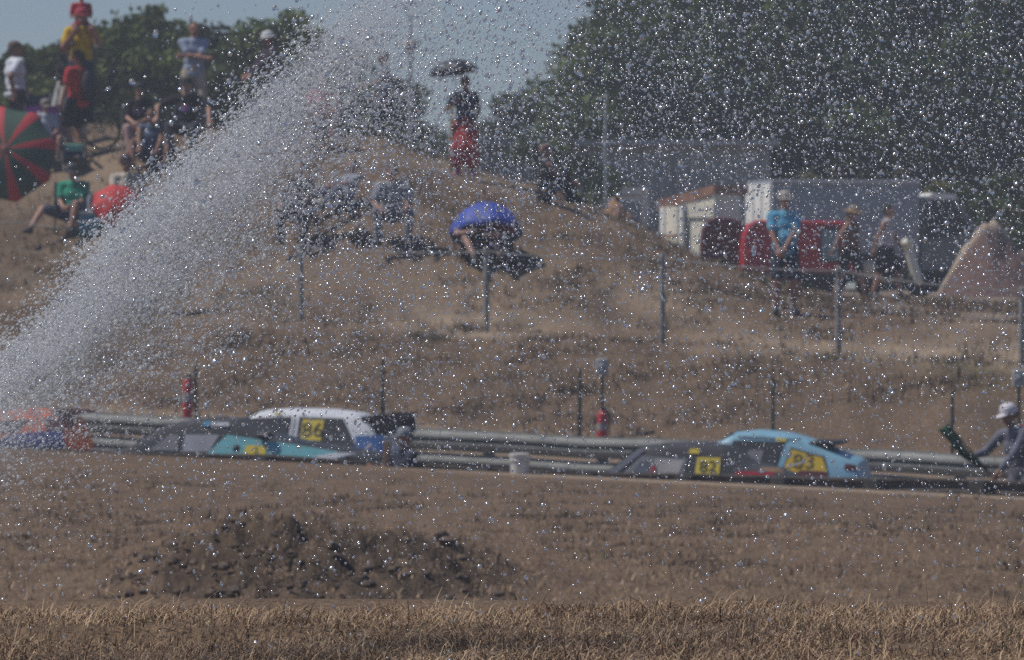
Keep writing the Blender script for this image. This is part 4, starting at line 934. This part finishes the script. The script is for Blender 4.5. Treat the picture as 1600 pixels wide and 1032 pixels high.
def bag(label, p, w_, h_, yaw=0):
    t = thing('bag', label, 'bag', p, R(yaw), 'dark bags lying on the slope')
    MB().ell((0, 0, h_ * .45), (w_, w_ * .6, h_ * .5)).ell((w_ * .3, -.05, h_ * .35), (w_ * .5, w_ * .5, h_ * .35)).build('body', cloth('bag', (.03, .03, .035)), t, remesh=.02)
    MB().tube([(-w_ * .4, 0, h_ * .8), (-w_ * .2, 0, h_ * 1.1), (w_ * .2, 0, h_ * 1.1), (w_ * .4, 0, h_ * .8)], .012).build('strap', cloth('bag', (0, 0, 0)), t)
bag('dark bag on the ground left of the man bent forward', hit(563, 384), .20, .28)
bag('dark bag on the ground right of the blue umbrella', hit(808, 416), .24, .26, 20)
p = hit(742, 410)
person('person in dark clothes crouching under the left half of the blue umbrella', p, 20, 1.70, 'ground', top=('black', W['black'], 'none'), bottom=('shorts', 'black', W['black']), skin='b', hands=[(.14, -.36, .42), (-.22, -.34, .48)])
p2 = hit(780, 408)
person('person in a crimson top sitting under the right half of the blue umbrella', p2, -15, 1.62, 'ground', top=('crimson', (.35, .03, .08), 'short'), bottom=('trousers', 'black', W['black']), skin='b', fem=True)
q = P(760, 366, p.y + .10)
umbrella('bright blue umbrella tilted over two people sitting on the grass', q, (-.08, .34, 1), .60, .50, [mat('canopy_blue', (.03, .07, .42), .6, .08, 3)], 8, .8)
# right group
p = hit(1226, 493, 78)
person('heavy man in a light blue polo, cap and navy shorts standing before the red van', p, 5, 1.80, top=('skyblue', (.12, .40, .60), 'short', 1), bottom=('shorts', 'navy', W['navy']), hat=('cap', (.42, .38, .33)), hands=[(-.02, -.24, .98), (-.12, -.25, .96)], elbows=[(1, .3, -.3), (-1, .3, -.3)], belly=.06, shoes=(.05, .05, .06), socks=1)
p = at(1327, 103.2)
person('woman in a straw hat, brown tank top and black shorts walking left of the scooter', p, 60, 1.64, top=('brown_tank', (.17, .09, .075), 'none'), bottom=('shorts', 'black', W['black']), hat=('straw', (.42, .28, .13)), lean=(.0, -.12), hands=[(.22, -.10, .85), (-.26, .22, .9)], feet=[(.12, -.26), (-.12, .24)], fem=True, long_hair=True, hair=(.30, .18, .08), skin='b')
p = at(1384, 102.4)
person('dark-haired woman in a white vest and black skirt walking right of the scooter', p, 70, 1.66, top=('white_vest', (.5, .48, .5), 'none'), bottom=('skirt', 'black', W['black']), hands=[(.2, -.26, .90), (-.2, .18, .85)], feet=[(.10, -.24), (-.10, .22)], lean=(0, -.08), fem=True, hair=(.02, .015, .015), skin='a')
# marshals by the track
def mar(px, D, zfoot): X = (px - 800) * K * D; return Vector((X, D, zfoot))
p = mar(1600, 66.0, 0)
p.z = P(0, 634, p.y).z - 1.72
g, J, inf = person('marshal in grey overalls and a white cap waving a green flag at the right edge', p, -48, 1.72, top=('overall', (.15, .155, .20), 'long'), bottom=('trousers', 'overall', (.15, .155, .20)), hat=('cap', (.62, .60, .64)), lean=(-.1, -.25), bulk=1.04, head=(0, -.35), hands=[(.04, -.45, .98), (-.34, -.46, 1.16)], skin='c', group='marshals beside the track')
hnd = Vector(J['w1'])
t = thing('green_flag', 'dark green flag hanging from a stick held by the marshal in grey', 'flag', hnd)
a = P(1481, 662, p.y - .3) - hnd; e = P(1548, 742, p.y - .3) - hnd
MB().cap(e, a, .012).build('stick', mat('flag_stick', (.2, .15, .1), .7), t)
V = []; F = []; n = 16
for i in range(n + 1):
    for j in range(7):
        u = i / n; v = j / 6; base = a.lerp(e, .02 + u * .9)
        V.append(base + Vector((-.02 + .02 * math.sin(u * 9) - .10 * v * (1 - u), .05 * math.sin(v * 7 + u * 5) - .02, -(.015 + .085 * math.sin(math.pi * min(1, u * .8 + .2))) * v)))
        if i and j: F.append(((i - 1) * 7 + j - 1, i * 7 + j - 1, i * 7 + j, (i - 1) * 7 + j))
o = MB().add(V, F).build('cloth', cloth('flag_green', (.018, .075, .042)), t); md = o.modifiers.new('s', 'SOLIDIFY'); md.thickness = .004
t = thing('red_satchel', 'small red strap bag on the shoulder of the marshal in grey', 'bag', Vector(J['chest']) + Vector((.12, .08, -.02)))
MB().ell((0, 0, 0), (.10, .07, .12)).build('pouch', cloth('redbag', (.40, .04, .04)), t); MB().tube([(-.05, -.05, .1), (-.12, -.12, .02), (-.1, -.1, -.2)], .012).build('strap', cloth('redbag', (0, 0, 0)), t)
p = mar(628, 68.9, 0); p.z = P(0, 674, p.y).z - 1.10
person('marshal in dark clothes with a grey cap crouching beside the wooden post', p, -60, 1.60, 'low', pelvis=(0, .05, .40), top=('navy_jacket', (.04, .045, .07), 'short'), bottom=('trousers', 'navy', W['navy']), hat=('cap', (.20, .23, .26)), hands=[(.1, -.38, .72), (-.12, -.40, .58)], skin='a', group='marshals beside the track')
# ---------------------------------------------------------------- grass
def strand_mat(name, c, c2):
    m = bpy.data.materials.new(name); m.use_nodes = True; n = m.node_tree; p = n.nodes['Principled BSDF']; p.inputs['Roughness'].default_value = .7; p.inputs['Specular IOR Level'].default_value = .3
    a = n.nodes.new('ShaderNodeAttribute'); a.attribute_name = 'tone'; x = n.nodes.new('ShaderNodeMix'); x.data_type = 'RGBA'; x.inputs[6].default_value = (*c2, 1); x.inputs[7].default_value = (*c, 1)
    n.links.new(a.outputs['Fac'], x.inputs[0]); n.links.new(x.outputs[2], p.inputs['Base Color']); return m
straw = strand_mat('straw', (.66, .47, .29), (.15, .092, .06)); greeny = strand_mat('green_blade', (.10, .13, .045), (.05, .06, .025))
def blades(name, XY, hlo, hhi, wd, lean, label=None, mats=(straw, greeny), pg=.03, seed=1, seg=3, zf=None, hm=lambda x, y: 1.):
    r = np.random.default_rng(seed); n = len(XY); Z = np.array([zf(x, y) for x, y in XY]); a = r.uniform(0, 2 * np.pi, n); h = r.uniform(hlo, hhi, n) * r.uniform(.5, 1, n) * np.array([hm(x, y) for x, y in XY]); ln = np.clip(r.normal(lean, .45, n), 0, 2.6)
    tone = np.clip(r.normal(.45, .3, n) + .55 * np.array([mn.noise(Vector((x * 3, y * 2, 8))) for x, y in XY]), 0, 1); V = np.zeros((n, seg + 1, 2, 3)); sd_ = np.stack([np.cos(a + 1.57 + r.normal(0, .4, n)), np.sin(a + 1.57)], -1); w0 = wd * r.uniform(.6, 1.4, n)
    for i in range(seg + 1):
        t = i / seg; th = ln * t; f = h * t; ox = np.sin(th) * f; oz = np.cos(np.minimum(th, 1.5)) * f
        c = np.stack([XY[:, 0] + np.cos(a) * ox, XY[:, 1] + np.sin(a) * ox, Z - .01 + oz], -1); ww = (w0 * (1 - .8 * t))[:, None] / 2
        off = np.concatenate([sd_ * ww, np.zeros((n, 1))], 1); V[:, i, 0] = c - off; V[:, i, 1] = c + off
    idx = np.arange(n * (seg + 1) * 2).reshape(n, seg + 1, 2)
    F = np.stack([idx[:, :-1, 0], idx[:, :-1, 1], idx[:, 1:, 1], idx[:, 1:, 0]], -1).reshape(-1, 4)
    mi = np.repeat((r.random(n) < pg).astype(int), seg)
    o = raw_mesh(name, V.reshape(-1, 3), F, mats, mi, dict(tone=np.repeat(tone, (seg + 1) * 2)), smooth=False); return tag(o, kind='stuff')
r = np.random.default_rng(3); n = 130000
Y = r.uniform(11.2, 15.6, n); X = r.uniform(-.125, .125, n) * Y
keep = np.array([mn.noise(Vector((x * 5, y * 4, 2))) + .5 * mn.noise(Vector((x * 17, y * 14, 4))) + .62 > rnd * .8 for x, y, rnd in zip(X, Y, r.random(n))])
gzz = lambda x, y: gz(x, y, y + 0, True)
o = blades('foreground_grass', np.stack([X, Y], -1)[keep],   .03, .105, .0031, 1.55, seed=2, zf=gzz, hm=lambda x, y: .95 + .75 * mn.noise(Vector((x * 4.5, y * 3, 1))) + .35 * mn.noise(Vector((x * 15, y * 11, 1))))
n = 1500; Y = r.uniform(13, 15.2, n); X = r.uniform(-.125, .125, n) * Y
blades('tall_straw', np.stack([X, Y], -1), .06, .13, .0030, 1.0, seed=5, zf=gzz, pg=.01)
n = 9000; Y = r.uniform(33, 50, n); X = r.uniform(-.12, .12, n) * Y
blades('bank_grass', np.stack([X, Y], -1), .03, .11, .010, .7, seed=6, zf=lambda x, y: gz(x, y, y, True), pg=.02, seg=2)
n = 26000; Y = r.uniform(79, 101, n); X = r.uniform(-.12, .12, n) * Y
kk = np.array([(.4 + mn.noise(Vector((x * .8, y * .8, 7)))) > q * .7 for x, y, q in zip(X, Y, r.random(n))])
blades('hill_grass', np.stack([X, Y], -1)[kk], .05, .15, .018, .8, seed=8, zf=lambda x, y: gz(x, y, None, True), pg=.06, seg=2)

def tussocks(name, cnt, ylo, yhi, rad, nb, hlo, hhi, wd, sd, thr, fn):
    r = np.random.default_rng(sd); out = []
    while len(out) < cnt:
        y = r.uniform(ylo, yhi); x = r.uniform(-.12, .12) * y
        if mn.noise(Vector((x * .9, y * (.5 if ylo > 60 else .17), sd))) + r.normal(0, .2) < thr: continue
        q = r.normal(0, rad * r.uniform(.5, 1.3), (nb, 2)) * np.array([1.4, .8]); out.append(q + [x, y])
    blades(name, np.concatenate(out), hlo, hhi, wd, .7, seed=sd, zf=fn, pg=.04, seg=2, mats=(strand_mat(name + '_blade', (.24, .17, .11), (.07, .05, .035)), greeny))
tussocks('hill_tussocks', 1500, 79, 100, .16, 26, .06, .22, .022, 31, .05, lambda x, y: gz(x, y, None, True))
tussocks('bank_tussocks', 900, 33, 64, .10, 24, .03, .11, .012, 32, .05, lambda x, y: gz(x, y, None, True))
# soil clods on the heap in front
V = []; F = []; r = np.random.default_rng(12); base = MB().ell((0, 0, 0), (1, 1, 1), None, 7, 5); bv = np.array(base.v)
cl = MB()
for i in range(420):
    px = r.uniform(170, 800); Yc = r.normal(38.2, 1.9); Xc = (px - 800) * K * Yc
    s = abs(r.normal(0, .014)) + .008; v = bv * (1 + r.normal(0, .18, bv.shape)) * s * np.array([1.3, 1, .8]) + np.array([Xc, Yc, gz(Xc, Yc, Yc) + s * .2]); cl.add(v.tolist(), base.f)
tag(cl.build('soil_clods', mat('soil', (.13, .094, .068), .95, .3, 6, c2=(.06, .044, .034))), kind='stuff')

# ---------------------------------------------------------------- water
def water_mat(name, aer, rough=.06, clear=0.):
    m = bpy.data.materials.new(name); m.use_nodes = True; n = m.node_tree; n.nodes.remove(n.nodes['Principled BSDF']); out = n.nodes['Material Output']
    gl = n.nodes.new('ShaderNodeBsdfGlass'); gl.inputs['IOR'].default_value = 1.33; gl.inputs['Roughness'].default_value = rough; gl.inputs['Color'].default_value = (.98, .99, 1, 1)
    gs = n.nodes.new('ShaderNodeBsdfGlossy'); gs.inputs['Roughness'].default_value = .27; gs.inputs['Color'].default_value = (.96, .985, 1, 1)
    df = n.nodes.new('ShaderNodeBsdfDiffuse'); df.inputs['Color'].default_value = (.93, .97, 1, 1); tr = n.nodes.new('ShaderNodeBsdfTranslucent'); tr.inputs['Color'].default_value = (.93, .97, 1, 1)
    a = n.nodes.new('ShaderNodeAttribute'); a.attribute_name = 'glint'
    m1 = n.nodes.new('ShaderNodeMixShader'); n.links.new(a.outputs['Fac'], m1.inputs[0]); n.links.new(gl.outputs[0], m1.inputs[1]); n.links.new(gs.outputs[0], m1.inputs[2])
    m2 = n.nodes.new('ShaderNodeMixShader'); m2.inputs[0].default_value = .5; n.links.new(df.outputs[0], m2.inputs[1]); n.links.new(tr.outputs[0], m2.inputs[2])
    m3 = n.nodes.new('ShaderNodeMixShader'); m3.inputs[0].default_value = aer; n.links.new(m1.outputs[0], m3.inputs[1]); n.links.new(m2.outputs[0], m3.inputs[2])
    tp = n.nodes.new('ShaderNodeBsdfTransparent'); m4 = n.nodes.new('ShaderNodeMixShader'); m4.inputs[0].default_value = clear
    n.links.new(m3.outputs[0], m4.inputs[1]); n.links.new(tp.outputs[0], m4.inputs[2]); n.links.new(m4.outputs[0], out.inputs[0]); return m
Y0 = 14.0; S0 = K * Y0
ph = (1 + 5 ** .5) / 2
ICO = np.array([(-1, ph, 0), (1, ph, 0), (-1, -ph, 0), (1, -ph, 0), (0, -1, ph), (0, 1, ph), (0, -1, -ph), (0, 1, -ph), (ph, 0, -1), (ph, 0, 1), (-ph, 0, -1), (-ph, 0, 1)]) / math.sqrt(1 + ph * ph)
ICF = np.array([(0, 11, 5), (0, 5, 1), (0, 1, 7), (0, 7, 10), (0, 10, 11), (1, 5, 9), (5, 11, 4), (11, 10, 2), (10, 7, 6), (7, 1, 8), (3, 9, 4), (3, 4, 2), (3, 2, 6), (3, 6, 8), (3, 8, 9), (4, 9, 5), (2, 4, 11), (6, 2, 10), (8, 6, 7), (9, 8, 1)])
OCT = np.array([(1, 0, 0), (-1, 0, 0), (0, 1, 0), (0, -1, 0), (0, 0, 1), (0, 0, -1.)]); OCF = np.array([(0, 2, 4), (2, 1, 4), (1, 3, 4), (3, 0, 4), (2, 0, 5), (1, 2, 5), (3, 1, 5), (0, 3, 5)])
def drops(name, px, py, Y, rad, glint, m, shape, elong, dirx, dirz, label, wob=.22, seed=0):
    """drops of radius rad (m); px,py give the place of the drop in the spray's own plane 14 m away, Y its real depth"""
    bv, bf = shape; r = np.random.default_rng(seed); X = (px - 800) * S0; Z = CAMZ - (py - HZ) * S0
    ok = Z > 2.26; X, Z, Y, rad, glint, elong, dirx, dirz = [q[ok] for q in (X, Z, Y, rad, glint, elong, dirx, dirz)]; n = len(X)
    v = bv[None] * (1 + r.normal(0, wob, (n, len(bv), 1)) ) * rad[:, None, None]
    a = r.uniform(0, 6.28, n)[:, None]; ca, sa = np.cos(a), np.sin(a); x_, y_, z_ = v[..., 0] * ca - v[..., 1] * sa, v[..., 0] * sa + v[..., 1] * ca, v[..., 2]
    x_, z_ = x_ * elong[:, None], z_ / np.sqrt(elong)[:, None]
    dx, dz = dirx[:, None], dirz[:, None]; V = np.stack([X[:, None] + x_ * dx - z_ * dz, Y[:, None] + y_, Z[:, None] + x_ * dz + z_ * dx], -1).reshape(-1, 3)
    F = (bf[None] + (np.arange(n) * len(bv))[:, None, None]).reshape(-1, 3)
    o = raw_mesh(name, V, F, [m], attrs=dict(glint=np.repeat(glint, len(bv)))); print(name, n); return tag(o, label, kind='stuff')
EX = [-400, -100, 0, 60, 100, 200, 330, 430, 520, 600, 700, 900]; EY = [860, 640, 545, 490, 440, 322, 212, 112, 25, -40, -120, -260]
STREAK = np.array([[max(.10, .85 + 1.6 * mn.noise(Vector((i / 16., j / 3.6, 1))) + .8 * mn.noise(Vector((i / 6., j / 1.7, 5)))) for j in range(800)] for i in range(800)])
def jet_density(px, py):
    d = (py - np.interp(px, EX, EY)) * .68
    core = np.where(d < 0, .30 * np.exp(d / 9.), np.minimum(1, .30 + d / 42.) * np.exp(-np.maximum(d - 62, 0) / 66.))
    along = np.interp(px, [-300, 260, 420, 560, 700, 950], [1, 1, .70, .34, .10, .02])
    low = np.interp(py, [540, 620, 660, 730, 820, 960], [1, .62, .40, .26, .17, .10])
    a_, c_ = ((px * .72 - py * .69) / 10.).astype(int) + 400, ((px * .69 + py * .72) / 5.).astype(int) + 300
    return core * along * low * STREAK[np.clip(a_, 0, 799), np.clip(c_, 0, 799)]
def curtain_density(px, py):
    a = np.interp(py, [-200, 0, 200, 330, 470, 700, 960], [1., 1., .98, .74, .56, .32, .18])
    right = np.interp(px, [300, 520, 850, 1100, 1500, 1900], [.8, .85, .8, 1.0, .9, .8])
    d = (py - np.interp(px, EX, EY)) * .68
    inside = np.clip((d + 6) / 30, 0, 1); lft = 1 + 1.2 * np.exp(-((px - 560) / 260.) ** 2) * np.interp(py, [0, 200, 600, 800], [.4, 1, .8, .2])
    a_, c_ = ((px * .5 - py * .87) / 14.).astype(int) + 300, ((px * .87 + py * .5) / 9.).astype(int) + 300
    return a * right * inside * lft * (.55 + .5 * STREAK[np.clip(a_, 0, 799), np.clip(c_, 0, 799)])
def sample(dens, n, seed, x0=-350, x1=1950, y0=-350, y1=1000, sup=2.):
    r = np.random.default_rng(seed); X, Y = r.uniform(x0, x1, n), r.uniform(y0, y1, n); k = r.random(n) * sup < dens(X, Y); return X[k], Y[k], r
wj = water_mat('water_aerated', .72, clear=.48); wc = water_mat('water_clear', .12, clear=.12)
x, y, r = sample(jet_density, 1900000, 21, x0=-350, x1=950, y0=-300, sup=1.15); n = len(x)
ang = np.interp(x, [-300, 300, 600], [32, 40, 32]) * np.pi / 180 + r.normal(0, .18, n)
drops('water_jet', x, y, r.normal(14.0, .40, n), np.exp(np.minimum(r.normal(0, .48, n), 1.15)) * .00162, np.where(r.random(n) < .36, .95, .10), wj, (OCT, OCF), r.uniform(1.3, 3.0, n), np.cos(ang), np.sin(ang), 'dense silvery jet of water rising from lower left across the slope', .2, 1)
x, y, r = sample(curtain_density, 460000, 22, sup=2.2); n = len(x); ang = r.normal(1.2, .5, n)
drops('falling_droplets', x, y, np.clip(r.normal(14.2, 1.9, n), 9.5, 20), np.clip(np.exp(r.normal(0, .55, n)) * .00143, .0006, .0060), np.where(r.random(n) < .34, r.uniform(.7, 1, n), .10), wc, (ICO, ICF), r.uniform(1, 1.5, n), np.cos(ang), np.sin(ang), 'falling water droplets glinting in the sun', .12, 2)

# soft mist carried along inside the jet: a lens-shaped body of even density, thickest just behind the sharp edge
na, nb_ = 40, 26; V = []; F = []
for sgn in (-1, 1):
    for i in range(na + 1):
        py = 730 - 830 * i / na; ex = float(np.interp(-py, [-q for q in EY], EX))
        for j in range(nb_ + 1):
            v = j / nb_; off = 4 + 205 * v * (1 - .35 * i / na); u = i / na
            th = .34 * (math.sin(math.pi * v ** .55) ** 1.2) * math.sin(math.pi * min(1, u * 1.0)) ** .6 * (1 - .45 * u)
            V.append(((ex + off * .80 - 800) * S0, Y0 + sgn * (th + .0005), CAMZ - (py + off * .60 - HZ) * S0))
            if i and j:
                k = (0 if sgn < 0 else (na + 1) * (nb_ + 1)); q = lambda a_, b_: k + a_ * (nb_ + 1) + b_
                f_ = (q(i - 1, j - 1), q(i, j - 1), q(i, j), q(i - 1, j)); F.append(f_ if sgn < 0 else f_[::-1])
M2 = (na + 1) * (nb_ + 1); rim = [i * (nb_ + 1) for i in range(na)] + [na * (nb_ + 1) + j for j in range(nb_)] + [i * (nb_ + 1) + nb_ for i in range(na, 0, -1)] + [j for j in range(nb_, 0, -1)]
for a_, b_ in zip(rim, rim[1:] + rim[:1]): F.append((a_, b_, b_ + M2, a_ + M2))
ms = MB().add(V, F).build('water_mist', [], smooth=True); tag(ms, 'soft white mist hanging inside the water jet', kind='stuff')
bm_ = bmesh.new(); bm_.from_mesh(ms.data); bmesh.ops.recalc_face_normals(bm_, faces=bm_.faces); bm_.to_mesh(ms.data); bm_.free()
m = bpy.data.materials.new('mist_air'); m.use_nodes = True; n = m.node_tree; n.nodes.remove(n.nodes['Principled BSDF'])
v = n.nodes.new('ShaderNodeVolumePrincipled'); v.inputs['Color'].default_value = (.97, .98, 1, 1); v.inputs['Density'].default_value = 1.15; v.inputs['Anisotropy'].default_value = .1
n.links.new(v.outputs[0], n.nodes['Material Output'].inputs['Volume']); ms.data.materials.append(m)
# ---------------------------------------------------------------- hazy summer air
hz = MB().box((-420, -6, -3), (420, 420, 40)).build('haze', [], smooth=False); tag(hz, kind='stuff')
m = bpy.data.materials.new('haze_air'); m.use_nodes = True; n = m.node_tree; n.nodes.remove(n.nodes['Principled BSDF'])
v = n.nodes.new('ShaderNodeVolumePrincipled'); v.inputs['Color'].default_value = (.86, .92, 1, 1); v.inputs['Density'].default_value = .0013; v.inputs['Anisotropy'].default_value = .2
n.links.new(v.outputs[0], n.nodes['Material Output'].inputs['Volume']); hz.data.materials.append(m)
